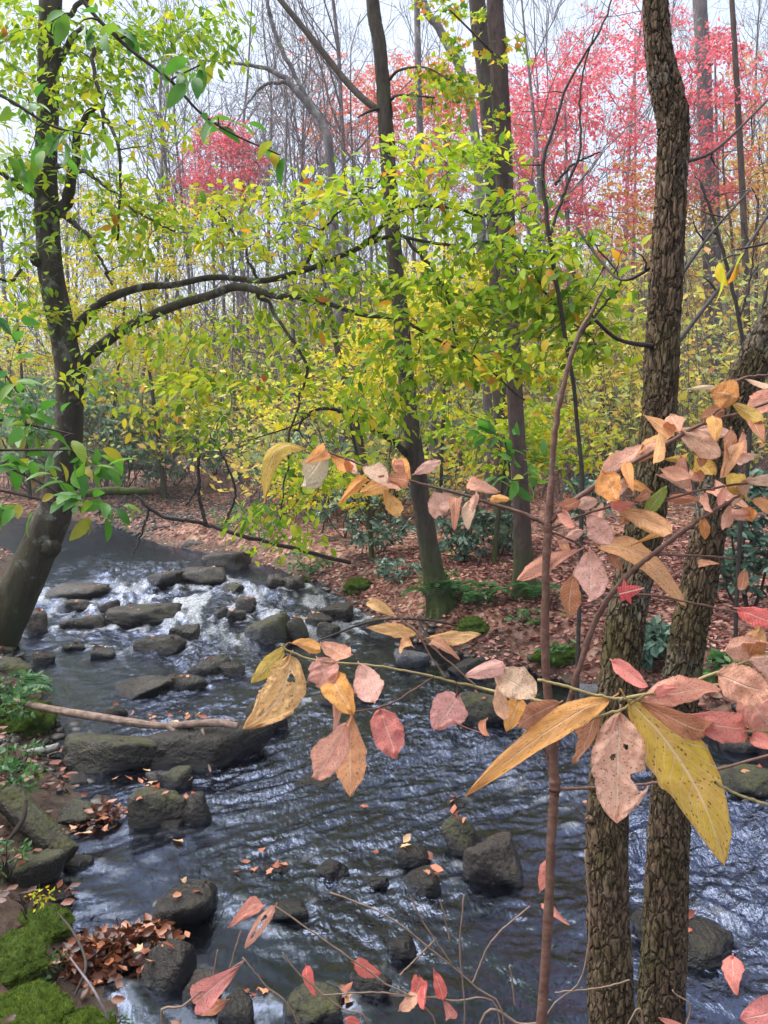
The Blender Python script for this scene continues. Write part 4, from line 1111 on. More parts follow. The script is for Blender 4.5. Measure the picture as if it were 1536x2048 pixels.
# maple sprays hanging by the trunk pair
rs = np.random.RandomState(31)
tw = MB(); lv = Leaves()
grow(skA, ell(rs, 22, 880, 190, 90, 60, bA[1] - .3, .4) + ell(rs, 12, 900, 110, 70, 60, bA[1] - .2, .4), rs, tw, lv, 0.105, spacing=0.11, rnd=(2.4, 2.6), flat=0.5, jitter=0.6)
o = tw.build('twigs', M['twig'], rA); o['kind'] = 'stuff'
finish_foliage(rA, lv, 'maple', M['leaf_arch'], M['leaf_arch_obj'], 200)
tw = MB(); lv = Leaves()
grow(skB, ell(rs, 20, 940, 250, 60, 120, bB[1] - .2, .4) + ell(rs, 14, 900, 20, 90, 50, bB[1], .4) + ell(rs, 6, 1020, 120, 60, 60, bB[1], .4), rs, tw, lv, 0.105, spacing=0.13, rnd=(2.4, 2.4), flat=0.5, jitter=0.6)
o = tw.build('twigs', M['twig'], rB); o['kind'] = 'stuff'
finish_foliage(rB, lv, 'maple', M['leaf_arch'], M['leaf_arch_obj'], 200)

# ------------------------------------------------------------------ understory trees with crowns
def crown_tree(name, base, tops, crowns, label, leafm, leafo=None, Y=None, wpx=12, leaf=0.11, templ='ovate', spacing=0.09, nsingle=0, seed=0, bark='bark_dark', rnd=(2, 2), group=None, jitter=0.45, nlimb=5, flat=0.6, nmin=22):
    rs = np.random.RandomState(seed)
    if Y is None: root, bse = tree_root(name, base[0], base[1], label, group)
    else:
        g = at(base[0], base[1], Y); z = H1(g[0], Y); bse = np.array([g[0], Y, z]); root = empty(name, bse, label, 'tree', group)
    Yb = bse[1]
    pts = [bse + np.array([0, 0, -0.15])] + [at(p[0], p[1], Yb + rs.uniform(-.3, .3)) for p in tops]
    r0 = wpx / 2 * Yb / FPX
    C = catmull(np.array(pts), 50); R = np.linspace(r0, r0 * 0.3, 50)
    b = MB(); b.tube(C, R, k=10); b.build('trunk', M[bark], root)
    sk = Skel(); sk.add(C[12:], R[12:])
    T = []; tw = MB(); lv = Leaves()
    for (px, py, rx, ry, n, dY) in crowns:
        pts_ = ell(rs, n, px, py, rx, ry, Yb, dY); T += pts_
    pl = [T[i] for i in rs.permutation(len(T))[:nlimb * 2]]
    grow(sk, pl, rs, tw, None, 0, r_tip=r0 * 0.15, k=5, wob=0.1, sag=0.0)
    grow(sk, T, rs, tw, lv, leaf, spread=1.1, spacing=spacing, k=3, rnd=rnd, jitter=jitter, flat=flat, r_tip=max(0.0025, Yb * 0.00022), start=0.2, nmin=nmin)
    o = tw.build('twigs', M['twig'] if bark != 'bark_grey' else M['twig_grey'], root); o['kind'] = 'stuff'
    finish_foliage(root, lv, templ, M[leafm], M[leafo] if leafo else None, nsingle)
    return root

crown_tree('understory_tree', (745, 1120), [(735, 1000), (712, 900), (690, 800)], [(640, 790, 190, 90, 48, 1.2), (800, 760, 160, 110, 46, 1.2), (620, 970, 120, 70, 40, .8)], 'small yellow-green tree leaning over the right bank below the arching limb', 'leaf_yellow', 'leaf_yellow_obj', seed=101, leaf=0.10, nsingle=150)
crown_tree('understory_tree', (985, 1130), [(1000, 1000), (1020, 880), (1040, 760)], [(1000, 860, 170, 110, 46, 1.0), (1110, 880, 150, 80, 36, .8), (1030, 700, 180, 80, 34, 1)], 'leafy green understory tree around the red-brown trunk', 'leaf_arch', 'leaf_arch_obj', seed=102, leaf=0.11, nsingle=150)
crown_tree('understory_tree', (330, 1000), [(320, 900), (300, 750), (280, 600)], [(340, 790, 150, 130, 130, 1.5), (290, 640, 170, 90, 90, 1.5)], 'golden tree behind the arching limb near the gravel bar', 'leaf_yellow', seed=103, leaf=0.13, templ='rhomb')
crown_tree('understory_tree', (210, 985), [(230, 800), (250, 600), (260, 450)], [(270, 470, 210, 120, 190, 2), (190, 610, 140, 70, 70, 1.5)], 'tall yellow tree showing right of the leaning trunk', 'leaf_yellow', seed=104, leaf=0.14, templ='rhomb', wpx=9)
crown_tree('understory_tree', (1215, 960), [(1210, 850), (1195, 720), (1180, 600)], [(1190, 760, 130, 150, 110, 1.5), (1250, 640, 110, 90, 50, 1.5)], 'thin yellow-leaved tree left of the curved ridged trunk', 'leaf_yellow', seed=105, leaf=0.12, wpx=10, templ='rhomb', spacing=0.13)
crown_tree('understory_tree', (610, 930), [(620, 800), (640, 650), (650, 560)], [(640, 660, 250, 120, 150, 2), (520, 780, 140, 80, 70, 1.5)], 'broad golden tree behind the arching limb', 'leaf_yellow', seed=106, leaf=0.15, wpx=8, templ='rhomb')
crown_tree('understory_tree', (60, 1000), [(50, 850), (40, 700), (30, 600)], [(50, 650, 120, 120, 110, 2)], 'yellow tree at the left picture edge behind the leaning trunk', 'leaf_yellow', seed=107, leaf=0.14, templ='rhomb', wpx=9)
crown_tree('understory_tree', (1390, 940), [(1380, 750), (1370, 550), (1365, 400)], [(1400, 480, 150, 180, 90, 2), (1300, 420, 130, 120, 50, 1.5)], 'sparse orange-leaved tree between the curved trunk and the pale trunk', 'leaf_ochre', seed=108, leaf=0.13, templ='rhomb', wpx=8, spacing=0.16)
crown_tree('understory_tree', (1500, 930), [(1510, 700), (1515, 450), (1520, 250)], [(1500, 330, 120, 230, 150, 3)], 'dull ochre tree at the right picture edge', 'leaf_ochre', seed=109, leaf=0.17, templ='rhomb', wpx=10, Y=24)
crown_tree('understory_tree', (880, 930), [(890, 750), (900, 650), (900, 560)], [(900, 600, 170, 110, 120, 2), (800, 670, 140, 100, 90, 2)], 'bright lemon tree behind the dark curving trunk', 'leaf_yellow', seed=110, leaf=0.13, templ='rhomb', wpx=8, Y=14)
# red maples
def maple(base, Y, tops, crowns, label, mat, seed, wpx=10, leaf=0.125, sp=0.11):
    return crown_tree('red_maple', base, tops, crowns, label, mat, seed=seed, Y=Y, leaf=leaf, templ='rhomb', wpx=wpx, spacing=sp, bark='bark_grey', nlimb=8, jitter=0.7, nmin=17, group='red maples on the far slope')
maple((450, 900), 27, [(448, 650), (445, 450), (442, 290)], [(445, 325, 95, 75, 190, 2.5), (450, 268, 60, 45, 60, 1.5), (425, 385, 120, 45, 90, 2.5), (500, 330, 50, 50, 40, 2)], 'crimson maple glowing above the arching limb', 'leaf_red', 201, 9)
maple((1150, 900), 21, [(1140, 650), (1135, 400), (1130, 200)], [(1150, 310, 200, 150, 230, 3.5), (1190, 170, 190, 110, 130, 3), (1250, 440, 140, 110, 110, 2.5), (1070, 220, 110, 110, 90, 2.5)], 'large pink-red maple left of the curved ridged trunk', 'leaf_red', 202, 12)
maple((880, 900), 25, [(885, 650), (890, 450), (890, 250)], [(880, 260, 180, 130, 360, 3), (830, 180, 130, 80, 130, 2), (1060, 380, 120, 150, 170, 2), (700, 240, 90, 70, 60, 2)], 'coral-red maple between the dark trunk pair', 'leaf_coral', 203, 9, leaf=0.135)
maple((1440, 900), 19, [(1440, 600), (1435, 350), (1430, 120)], [(1430, 170, 130, 130, 170, 3), (1410, 340, 110, 90, 70, 2)], 'magenta-red maple around the pale grey trunk', 'leaf_red', 204, 11)
maple((1260, 880), 26, [(1265, 600), (1270, 350), (1270, 60)], [(1270, 80, 150, 90, 130, 3), (1130, 440, 100, 70, 70, 2), (1090, 580, 90, 70, 70, 2)], 'red maple whose top passes behind the kinked trunk', 'leaf_red', 205, 9)
maple((640, 880), 38, [(640, 600), (640, 400), (640, 200)], [(640, 200, 130, 140, 70, 3)], 'faint dusty red maple far behind the forked bare limbs', 'leaf_coral', 206, 6, leaf=0.2, sp=0.3)

# ------------------------------------------------------------------ bare trees of the far wood
def bare_proto(seed, height, r0, fork=0.55, nb=16, spread=0.55, mat='bark_grey', twm='twig_grey', dens=1.0, lean=0.03):
    rs = np.random.RandomState(seed)
    root = empty('bare_tree', (0, 0, 0))
    n = 26
    t = np.linspace(0, 1, n)
    C = np.stack([lean * height * t + 0.025 * height * fbm(t * 3, t * 0 + seed, s=seed, o=2), 0.025 * height * fbm(t * 3, t * 0 + seed + 9, s=seed + 1, o=2), t * height - 0.3], -1)
    R = r0 * (1 - t) ** 0.8 + 0.012
    b = MB(); b.tube(C, R, k=8); b.build('trunk', M[mat], root)
    tb = MB()
    def br(p, d, L, r, lev):
        m = 7 if lev < 2 else 5
        pts = [p]; dd = d.copy()
        for i in range(m - 1):
            dd = unit(dd + rs.normal(size=3) * 0.16 + np.array([0, 0, 0.09]))
            pts.append(pts[-1] + dd * L / (m - 1))
        pts = np.array(pts)
        tb.tube(pts, np.linspace(r, max(r * 0.25, 0.006), m), k=4 if lev < 2 else 3, cap=False)
        if lev >= 3: return
        nn = int(rs.randint(4, 7) * dens) if lev < 2 else int(rs.randint(3, 5) * dens)
        for _ in range(nn):
            f = rs.uniform(0.25, 1.0); i = min(int(f * (m - 1)), m - 2)
            q = pts[i] + (pts[i + 1] - pts[i]) * (f * (m - 1) - i)
            nd = unit(unit(pts[i + 1] - pts[i]) + rs.normal(size=3) * 0.6)
            br(q, nd, L * rs.uniform(0.35, 0.6), max(r * 0.5, 0.006), lev + 1)
    for i in range(nb):
        f = rs.uniform(fork * 0.6, 0.98); k_ = min(int(f * (n - 1)), n - 2)
        az = rs.uniform(0, 6.28)
        d = unit(np.array([math.cos(az) * spread, math.sin(az) * spread, 0.6]))
        br(C[k_], d, height * rs.uniform(0.16, 0.3) * (1.25 - f * 0.6), R[k_] * 0.5, 1)
    o = tb.build('branches', M[twm], root); o['kind'] = 'stuff'
    return root

protos = [bare_proto(301, 15, 0.075), bare_proto(302, 18, 0.09, nb=18), bare_proto(303, 13, 0.06, fork=0.4, spread=0.4), bare_proto(304, 16, 0.075, nb=15, lean=0.10),
          bare_proto(305, 9, 0.05, fork=0.25, nb=14, spread=0.5), bare_proto(306, 20, 0.10, nb=18, fork=0.6), bare_proto(307, 11, 0.06, fork=0.3, lean=-0.12), bare_proto(308, 14, 0.07, spread=0.8)]
rs = np.random.RandomState(313)
GRP = 'bare grey trees of the far wood'
spots = [(545, 30, 1), (590, 26, 0), (645, 32, 3), (690, 24, 5), (480, 34, 0), (420, 38, 2), (360, 36, 1), (300, 33, 7), (230, 36, 2), (160, 34, 0), (40, 30, 1), (10, 36, 7), (820, 28, 2), (850, 36, 5), (1060, 30, 0), (1090, 38, 1),
         (1210, 32, 2), (1240, 40, 5), (1350, 34, 3), (1460, 30, 1), (1520, 26, 0), (700, 40, 7), (760, 44, 1), (610, 46, 5), (520, 50, 2), (100, 44, 3), (930, 42, 0), (1150, 48, 1), (1300, 50, 5), (1400, 46, 2), (1500, 44, 7), (400, 52, 1), (200, 55, 5), (880, 20, 4), (580, 19, 4), (1330, 17, 4), (660, 22, 6), (1100, 18, 6), (1480, 20, 6), (480, 24, 4), (720, 18, 4), (150, 24, 4), (330, 26, 2), (390, 29, 0), (450, 31, 7), (510, 27, 2), (560, 34, 3), (620, 29, 2), (665, 36, 0), (270, 30, 3), (110, 29, 2), (800, 33, 7), (1040, 36, 2)]
for k_ in range(10):
    spots.append((rs.uniform(-150, 1700), rs.uniform(30, 62), rs.randint(0, 8)))
for i, (px, Yd, k_) in enumerate(spots):
    pr = protos[k_]
    xx = (px - 768) / FPX * Yd
    loc = (xx, Yd, H1(xx, Yd))
    if pr.get('label') is None and not pr.get('placed'):
        o = pr; o.location = loc; o.rotation_euler = (0, 0, rs.uniform(0, 6.28)); pr['placed'] = 1
    else:
        o = copy_tree(pr, loc, rs.uniform(0, 6.28), rs.uniform(0.8, 1.2))
    tag(o, 'slender bare grey tree standing in the far wood', 'tree', GRP)
for pr in bpy.data.objects:
    if 'placed' in pr: del pr['placed']

# pale forked limbs seen beyond the dark curving trunk
def wood_thing(name, polys, label, cat, mat, Yd, k=8, n=40, twigs=0, seed=0, tm='twig_grey', tip=0.003, targets=None, base=None):
    p0 = polys[0][0]
    b0 = at(p0[0], p0[1], p0[3] if len(p0) > 3 else Yd) if base is None else np.asarray(base, float)
    root = empty(name, b0, label, cat)
    sk = Skel()
    for i, pts in enumerate(polys):
        P, R = trunk_curve(pts, Yd, n)
        if i == 0 and cat in ('tree', 'shrub'):       # root it in the ground
            gz = H1(P[0][0], P[0][1]) - 0.1; m_ = 8
            dn = np.linspace(0, 1, m_, endpoint=False)[:, None]
            P = np.vstack([np.array([P[0][0], P[0][1], gz]) * (1 - dn) + P[0] * dn, P]); R = np.append(np.full(m_, R[0]), R)
            root.location = (P[0][0], P[0][1], gz + 0.1); n_ = len(P)
        P[1:-1] += np.random.RandomState(seed + i).normal(size=(len(P) - 2, 3)) * 0.0006 * Yd
        b = MB(); b.tube(P, R, k=k); b.build('stem' if i == 0 else 'branch', M[mat], root); sk.add(P, R)
    if targets:
        rs = np.random.RandomState(seed); tw = MB()
        T = []
        for q in targets: T += ell(rs, *q)
        grow(sk, T, rs, tw, None, 0, r_tip=tip, k=3, wob=0.15, sag=0.03)
        o = tw.build('twigs', M[tm], root); o['kind'] = 'stuff'
    return root, sk

g_ = ground_at(690, 930); g_[2] = H1(g_[0], g_[1])
def up_from(g, Y): return g
wood_thing('bent_bare_tree', [[(690, 960, 20), (680, 700, 19), (668, 450, 18), (658, 300, 18), (640, 240, 16), (600, 190, 14), (560, 150, 10), (500, 130, 7), (400, 120, 3)],
    [(575, 165, 7), (530, 170, 6), (500, 200, 4), (470, 250, 2)], [(620, 210, 8), (560, 90, 9), (540, 30, 8), (520, -60, 5)]],
    'bent bare tree with whitish bark behind the arching limb', 'tree', 'bark_grey', 17, targets=[(46, 520, 150, 130, 120, 17, 1.5), (20, 620, 120, 90, 120, 17, 1.5)], seed=5, base=at(690, 960, 17))

# bare dark shrubs on the right, and brush
wood_thing('bare_shrub', [[(1165, 960, 9), (1150, 800, 8), (1120, 600, 9), (1095, 450, 9), (1085, 340, 8), (1105, 260, 6), (1140, 160, 5), (1200, 60, 4), (1230, -20, 3)],
    [(1100, 470, 6), (1130, 380, 6), (1160, 300, 5), (1160, 180, 4), (1190, 60, 3)], [(1110, 370, 6), (1145, 330, 5), (1200, 305, 3)], [(1135, 700, 6), (1200, 620, 5), (1240, 560, 4), (1180, 480, 3)]],
    'tall bare dark shrub left of the curved ridged trunk', 'shrub', 'twig', 5.6, targets=[(30, 1140, 330, 110, 200, 5.6, .5), (18, 1200, 520, 80, 120, 5.6, .4)], seed=9, tm='twig', tip=0.0016)
wood_thing('bare_shrub', [[(1480, 1050, 9), (1500, 850, 9), (1480, 650, 8), (1440, 480, 7), (1400, 360, 5)], [(1490, 760, 6), (1530, 600, 5), (1560, 450, 4)], [(1478, 640, 5), (1500, 560, 4), (1515, 420, 3)]],
    'bare twiggy shrub in front of the slender right-edge tree', 'shrub', 'twig', 6.0, targets=[(36, 1450, 500, 100, 240, 6, .6)], seed=13, tm='twig', tip=0.0016)
wood_thing('hanging_branch', [[(700, 1125, 9, 10.4), (600, 1100, 9, 9.8), (500, 1075, 9), (430, 1055, 9), (380, 1040, 9), (330, 1035, 8), (295, 1012, 8), (270, 990, 6)], [(412, 1048, 9), (398, 990, 8), (397, 920, 7), (392, 880, 5)], [(300, 1015, 6), (292, 1040, 5), (275, 1090, 4), (262, 1115, 2)], [(400, 960, 5), (380, 1000, 4), (370, 1010, 3)],
    [(450, 1050, 6), (470, 980, 5), (440, 900, 4), (420, 870, 3)]], 'low dark branch reaching left over the water by the gravel bar', 'branch', 'twig', 9.0, targets=[(26, 400, 930, 90, 80, 9, .5)], seed=15, tm='twig', tip=0.003)
r_, s_ = wood_thing('broken_snag', [[(122, 992, 17), (170, 987, 16), (215, 982, 17), (250, 983, 16), (285, 982, 13), (302, 984, 8)]], 'short broken brown limb stub jutting right of the leaning trunk', 'log', 'bark_redbrown', YL - 0.25, seed=16)
for i, (x0, x1, y0, y1, lab) in enumerate(((440, 640, 830, 1010, 'thicket of thin bare stems beyond the gravel bar'), (640, 800, 850, 1080, 'thicket of bare stems behind the dark leaning snag'), (180, 420, 870, 1000, 'thin bare brush on the far left bank'))):
    rs = np.random.RandomState(500 + i)
    root = None
    for k_ in range(26):
        px = rs.uniform(x0, x1); g = ground_at(px, rs.uniform(y0 + 0.72 * (y1 - y0), y1))
        g[2] = H1(g[0], g[1])
        if root is None:
            root = empty('bare_thicket', g, lab, 'thicket'); tb = MB()
        hgt = rs.uniform(1.0, 2.4); n = 8; t = np.linspace(0, 1, n)[:, None]
        ln = np.array([rs.normal() * 0.35, rs.normal() * 0.2, 1.0])
        C = g + t * ln * hgt + rs.normal(size=(n, 3)) * 0.03
        tb.tube(C, np.linspace(0.014, 0.004, n), k=4, cap=False)
        for j in range(5):
            q = C[rs.randint(2, n - 1)]; e = q + rs.normal(size=3) * 0.3 + np.array([0, 0, 0.35])
            tb.tube(catmull(np.array([q, (q + e) / 2 + rs.normal(size=3) * 0.05, e]), 5), np.linspace(0.006, 0.003, 5), k=3, cap=False)
    o = tb.build('stems', M['twig_grey'] if i != 1 else M['twig'], root); o['kind'] = 'stuff'

# ------------------------------------------------------------------ far undergrowth (one mass)
rs = np.random.RandomState(601)
U = Leaves(); ut = MB()
nb_ = 1500
for i in range(nb_):
    Yd = 14 + 44 * rs.rand() ** 1.1
    px = rs.uniform(-150, 1690)
    xx = (px - 768) / FPX * Yd
    if sdf(np.array([xx]), np.array([Yd]))[0] < 0.8 or (px > 230 and px < 480 and Yd < 30): continue
    z0 = H1(xx, Yd); hh = (rs.uniform(0.8, 3.4) if rs.rand() < 0.6 else rs.uniform(3.0, 7.0)) * (0.7 + Yd / 90)
    if 700 < px < 1000 and Yd < 18: hh *= 0.5
    m = int(rs.randint(40, 90) * (1 + 0.35 * (hh > 3)))
    q = rs.normal(size=(m, 3)) * np.array([0.5, 0.5, 0.28]) * hh * 0.6
    pos = np.array([xx, Yd, z0 + hh * 0.62]) + q
    tone = rs.beta(1.6, 1.3)
    U.add(pos, hdir(rs, m, 0.5), jit(rs, m, k=0.8), rs.uniform(0.11, 0.23, m) * (0.75 + Yd / 60), np.clip(tone * 0.75 + rs.rand(m) * 0.3, 0, 1))
    for j in range(4):
        e = np.array([xx, Yd, z0]) + np.array([rs.normal() * 0.4, rs.normal() * 0.3, 1.0]) * hh * rs.uniform(0.7, 1.3)
        s0 = np.array([xx + rs.normal() * 0.15, Yd + rs.normal() * 0.15, z0])
        C = catmull(np.array([s0, (s0 + e) / 2 + rs.normal(size=3) * 0.12 * hh, e]), 6)
        ut.tube(C, np.linspace(0.011, 0.004, 6) * (0.6 + Yd / 40), k=3, cap=False)
b = MB(); U.merge(b, 'rhomb')
tag(b.build('undergrowth', M['leaf_brush']), 'hazy olive and ochre undergrowth on the far slope', 'undergrowth', kind='stuff')
tag(ut.build('brushwood', M['twig_grey']), 'tangle of thin grey brush stems on the far slope', 'brushwood', kind='stuff')

# ------------------------------------------------------------------ shrubs
def shrub(name, px, py, hpx, wpx, label, mat, leaf=0.09, n=26, seed=0, cat='shrub', Y=None, spacing=0.05, templ='ovate', mo=None, ns=0, tw_='twig', nmin=8):
    rs = np.random.RandomState(seed)
    g = ground_at(px, py) if Y is None else at(px, py, Y)
    g[2] = H1(g[0], g[1])
    root = empty(name, g, label, cat)
    Yb = g[1]; hh = hpx * Yb / FPX; ww = wpx / 2 * Yb / FPX
    sk = Skel(); tb = MB(); lv = Leaves()
    for j in range(5):
        e = g + np.array([rs.uniform(-.7, .7) * ww, rs.uniform(-.6, .6) * ww, hh * rs.uniform(.5, .9)])
        C = catmull(np.array([g + np.array([0, 0, -.03]), (g + e) / 2 + rs.normal(size=3) * 0.08 * hh, e]), 8)
        R = np.linspace(0.012, 0.004, 8) * max(0.5, min(1.5, hh)); tb.tube(C, R, k=5, cap=False); sk.add(C[2:], R[2:])
    T = []
    while len(T) < n:
        q = rs.uniform(-1, 1, 3)
        if q @ q > 1: continue
        T.append(g + np.array([q[0] * ww, q[1] * ww * .8, hh * (0.52 + 0.48 * q[2])]))
    grow(sk, T, rs, tb, lv, leaf, spacing=spacing, k=3, r_tip=0.002, start=0.25, jitter=0.55, droop=0.1, flat=0.6, nmin=nmin)
    o = tb.build('stems', M[tw_], root); o['kind'] = 'stuff'
    finish_foliage(root, lv, templ, M[mat], M[mo] if mo else None, ns)
    return root
shrub('laurel_bush', 925, 1125, 150, 150, 'dark grey-green laurel bush right of the dark curving trunk', 'leaf_laurel', 0.10, 60, 701, nmin=16)
shrub('laurel_bush', 1000, 1110, 110, 120, 'laurel bush low between the two bank trunks', 'leaf_laurel', 0.10, 40, 702, nmin=16)
shrub('laurel_bush', 760, 1110, 90, 150, 'low laurel bush behind the leaf-covered bank slope', 'leaf_laurel', 0.10, 40, 703, nmin=16)
shrub('laurel_bush', 800, 1170, 60, 120, 'small laurel clump on the bank left of the fern', 'leaf_laurel', 0.08, 26, 704, nmin=16)
shrub('laurel_bush', 1500, 1240, 300, 190, 'large blue-green laurel bush at the right picture edge', 'leaf_laurel', 0.11, 90, 705, nmin=16)
shrub('laurel_bush', 1300, 1340, 110, 110, 'glossy laurel bush seen between the two ridged stems', 'leaf_laurel', 0.11, 40, 706, nmin=16)
shrub('laurel_bush', 1450, 1370, 60, 130, 'low green seedlings right of the second ridged stem', 'leaf_green', 0.08, 24, 707, nmin=16)
shrub('laurel_bush', 1190, 1080, 140, 120, 'laurel bush far back between sapling and ridged trunk', 'leaf_laurel', 0.10, 40, 708, nmin=16)
shrub('rhododendron', 250, 985, 250, 320, 'pale blue-green rhododendron thicket on the far left bank', 'leaf_pale', 0.20, 150, 711, spacing=0.08, nmin=26, templ='rhomb')
shrub('rhododendron', 60, 990, 240, 260, 'rhododendron thicket behind the leaning trunk', 'leaf_pale', 0.20, 110, 712, spacing=0.08, nmin=26, templ='rhomb')
shrub('rhododendron', 430, 950, 190, 200, 'pale green thicket above the gravel bar', 'leaf_pale', 0.20, 70, 713, spacing=0.09, nmin=26, templ='rhomb')
shrub('rhododendron', 520, 900, 170, 240, 'grey-green thicket behind the bare stems', 'leaf_pale', 0.20, 70, 714, spacing=0.1, nmin=26, templ='rhomb')
shrub('rhododendron', 850, 900, 160, 260, 'grey-green thicket far behind the dark curving trunk', 'leaf_pale', 0.20, 70, 715, spacing=0.1, Y=20, nmin=26, templ='rhomb')
shrub('rhododendron', 1250, 900, 170, 260, 'muted green thicket behind the curved ridged trunk', 'leaf_pale', 0.20, 70, 716, spacing=0.1, Y=19, nmin=26, templ='rhomb')
shrub('rhododendron', 350, 960, 230, 260, 'dense grey-green shrub just left of the leaf-covered bar', 'leaf_pale', 0.18, 130, 717, spacing=0.09, nmin=26, templ='rhomb', Y=24)
shrub('rhododendron', 150, 960, 260, 300, 'dense blue-green shrub right behind the leaning trunk', 'leaf_pale', 0.18, 150, 718, spacing=0.09, nmin=26, templ='rhomb', Y=22.5)
shrub('rhododendron', 620, 960, 150, 260, 'muted green shrub in the brush above the leafy bank', 'leaf_pale', 0.16, 90, 719, spacing=0.09, nmin=22, templ='rhomb', Y=17)
shrub('laurel_bush', 690, 1080, 100, 160, 'laurel clump on the bank slope below the leaning snag', 'leaf_laurel', 0.09, 40, 709, nmin=12)
shrub('laurel_bush', 860, 1050, 110, 120, 'laurel bush directly behind the dark curving trunk', 'leaf_laurel', 0.10, 40, 710, nmin=14)
shrub('bank_plant', 520, 1100, 60, 110, 'bright green plants on the bank behind the riffle', 'leaf_green', 0.09, 26, 721, 'plant')
shrub('bank_plant', 620, 1150, 50, 120, 'leafy green plants on the bank edge by the slanted boulders', 'leaf_green', 0.08, 26, 722, 'plant')
shrub('bank_plant', 470, 1060, 60, 110, 'green plants by the grey stone near the gravel bar', 'leaf_green', 0.09, 24, 723, 'plant')
shrub('bank_plant', 1130, 1330, 40, 110, 'green sprigs at the bank foot left of the second stem', 'leaf_green', 0.06, 18, 724, 'plant')
shrub('bank_plant', 1050, 1255, 36, 100, 'yellow-green seedlings on the leafy bank behind the sapling', 'leaf_green', 0.06, 16, 725, 'plant')
shrub('bank_plant', 955, 1215, 40, 70, 'blue-green plant left of the mossy red-brown trunk', 'leaf_green', 0.07, 16, 726, 'plant')
shrub('bank_plant', 40, 1640, 80, 110, 'green sprigs growing behind the mossy log at left', 'leaf_green', 0.05, 22, 727, 'plant', Y=4.3)
shrub('bank_plant', 80, 1745, 40, 90, 'small green sprigs on the mossy boulder at the left edge', 'leaf_green', 0.035, 14, 728, 'plant', Y=3.9)
shrub('bank_plant', 225, 1985, 60, 90, 'tiny green leaves at the foot of the moss cushion', 'leaf_green', 0.022, 26, 729, 'plant', Y=2.62, spacing=0.025)
shrub('bank_plant', 25, 1500, 100, 130, 'grassy green plants on the left bank by the log', 'leaf_green', 0.06, 30, 730, 'plant', Y=5.4)
shrub('bank_plant', 60, 1850, 90, 120, 'olive weeds with yellow tips above the moss cushion', 'leaf_yellow', 0.025, 16, 731, 'plant', Y=3.2, spacing=0.03)

shrub('bank_plant', 30, 1570, 70, 110, 'dark green seedlings above the thick mossy log', 'leaf_green', 0.045, 26, 732, 'plant', Y=4.6)
shrub('bank_plant', 15, 1760, 90, 100, 'leafy sprigs at the left edge beside the sprigged boulder', 'leaf_green', 0.035, 24, 733, 'plant', Y=3.5)
shrub('bank_plant', 100, 1900, 60, 100, 'small dark-leaved weeds between moss cushion and leaf heap', 'leaf_green', 0.025, 24, 734, 'plant', Y=2.85, spacing=0.03)
shrub('bank_plant', 45, 1380, 60, 120, 'green plants on the bank between driftwood and mossy boulder', 'leaf_green', 0.07, 22, 735, 'plant', Y=6.2)
# ferns at tree feet: arching fronds with paired leaflets
def fern(px, py, size, label, seed, nf=9):
    rs = np.random.RandomState(seed)
    g = ground_at(px, py); g[2] = H1(g[0], g[1])
    root = empty('fern', g, label, 'fern')
    for f in range(nf):
        az = rs.uniform(0, 6.28); L = size * rs.uniform(0.7, 1.1)
        d = np.array([math.cos(az), math.sin(az), 0])
        C = catmull(np.array([g, g + d * L * 0.35 + np.array([0, 0, L * 0.5]), g + d * L * 0.8 + np.array([0, 0, L * 0.5]), g + d * L * 1.05 + np.array([0, 0, L * 0.25])]), 18)
        b = MB(); b.tube(C, np.linspace(0.003, 0.001, 18), k=3, cap=False, rnd=0.5)
        lv = Leaves(); sv = unit(np.cross(d, [0, 0, 1]))
        for sg in (1, -1):
            k = 16
            lv.add(C[2:18], unit(sv * sg + d * 0.35), np.array([0, 0, 1.0]) + rs.normal(size=(k, 3)) * .2, L * 0.28 * np.sin(np.linspace(0.35, 1, k) * np.pi * 0.95) + 0.01, rs.rand(k) * 0.8)
        lv.merge(b, 'rhomb')
        b.build('frond', M['leaf_green'], root)
fern(905, 1195, 0.5, 'dark green fern at the foot of the dark curving trunk', 801)
fern(870, 1215, 0.4, 'smaller fern on the water side of the dark curving trunk', 802, 7)
fern(965, 1210, 0.35, 'fern on the leafy bank between the two bank trunks', 803, 7)
fern(1075, 1200, 0.35, 'fern right of the mossy red-brown trunk foot', 804, 7)
fern(20, 1420, 0.35, 'fern on the left bank behind the driftwood log', 805, 7)

# ------------------------------------------------------------------ logs and sticks
def log(pts, label, mat='driftwood', name='driftwood_log', k=16, n=70, Yd=5.2, seed=0, knots=()):
    P, R = trunk_curve(pts, Yd, n, 0.8)
    root = empty(name, P[0], label, 'log')
    b = MB(); bark_tube(b, P, R, 40, cells=9, cell_h=0.35, amp=R.max() * 0.12, seed=seed, lump=0.10)
    for e in (0, -1):       # broken ends
        k_ = 40; ring = (np.arange(k_) if e == 0 else np.arange(k_) + (n - 1) * 40)
        b.T.append(np.array([(ring[0], ring[i], ring[i + 1]) if e == -1 else (ring[0], ring[i + 1], ring[i]) for i in range(1, k_ - 1)]))
    b.build('log_body', M[mat], root)
    for kp in knots:
        P2, R2 = trunk_curve(kp, Yd, 14); b = MB(); b.tube(P2, R2, k=8); b.build('branch_stub', M[mat], root)
    return root
log([(28, 1402, 16, 5.5), (100, 1418, 19, 5.42), (180, 1432, 21, 5.36), (260, 1444, 20, 5.3), (330, 1452, 18, 5.24), (390, 1447, 19, 5.18), (440, 1446, 19, 5.12), (476, 1452, 15, 5.08)], 'long bleached driftwood log lying across the mossy slab', seed=5, knots=([(330, 1450, 12, 5.22), (350, 1462, 10, 5.2), (365, 1470, 6, 5.16)],))
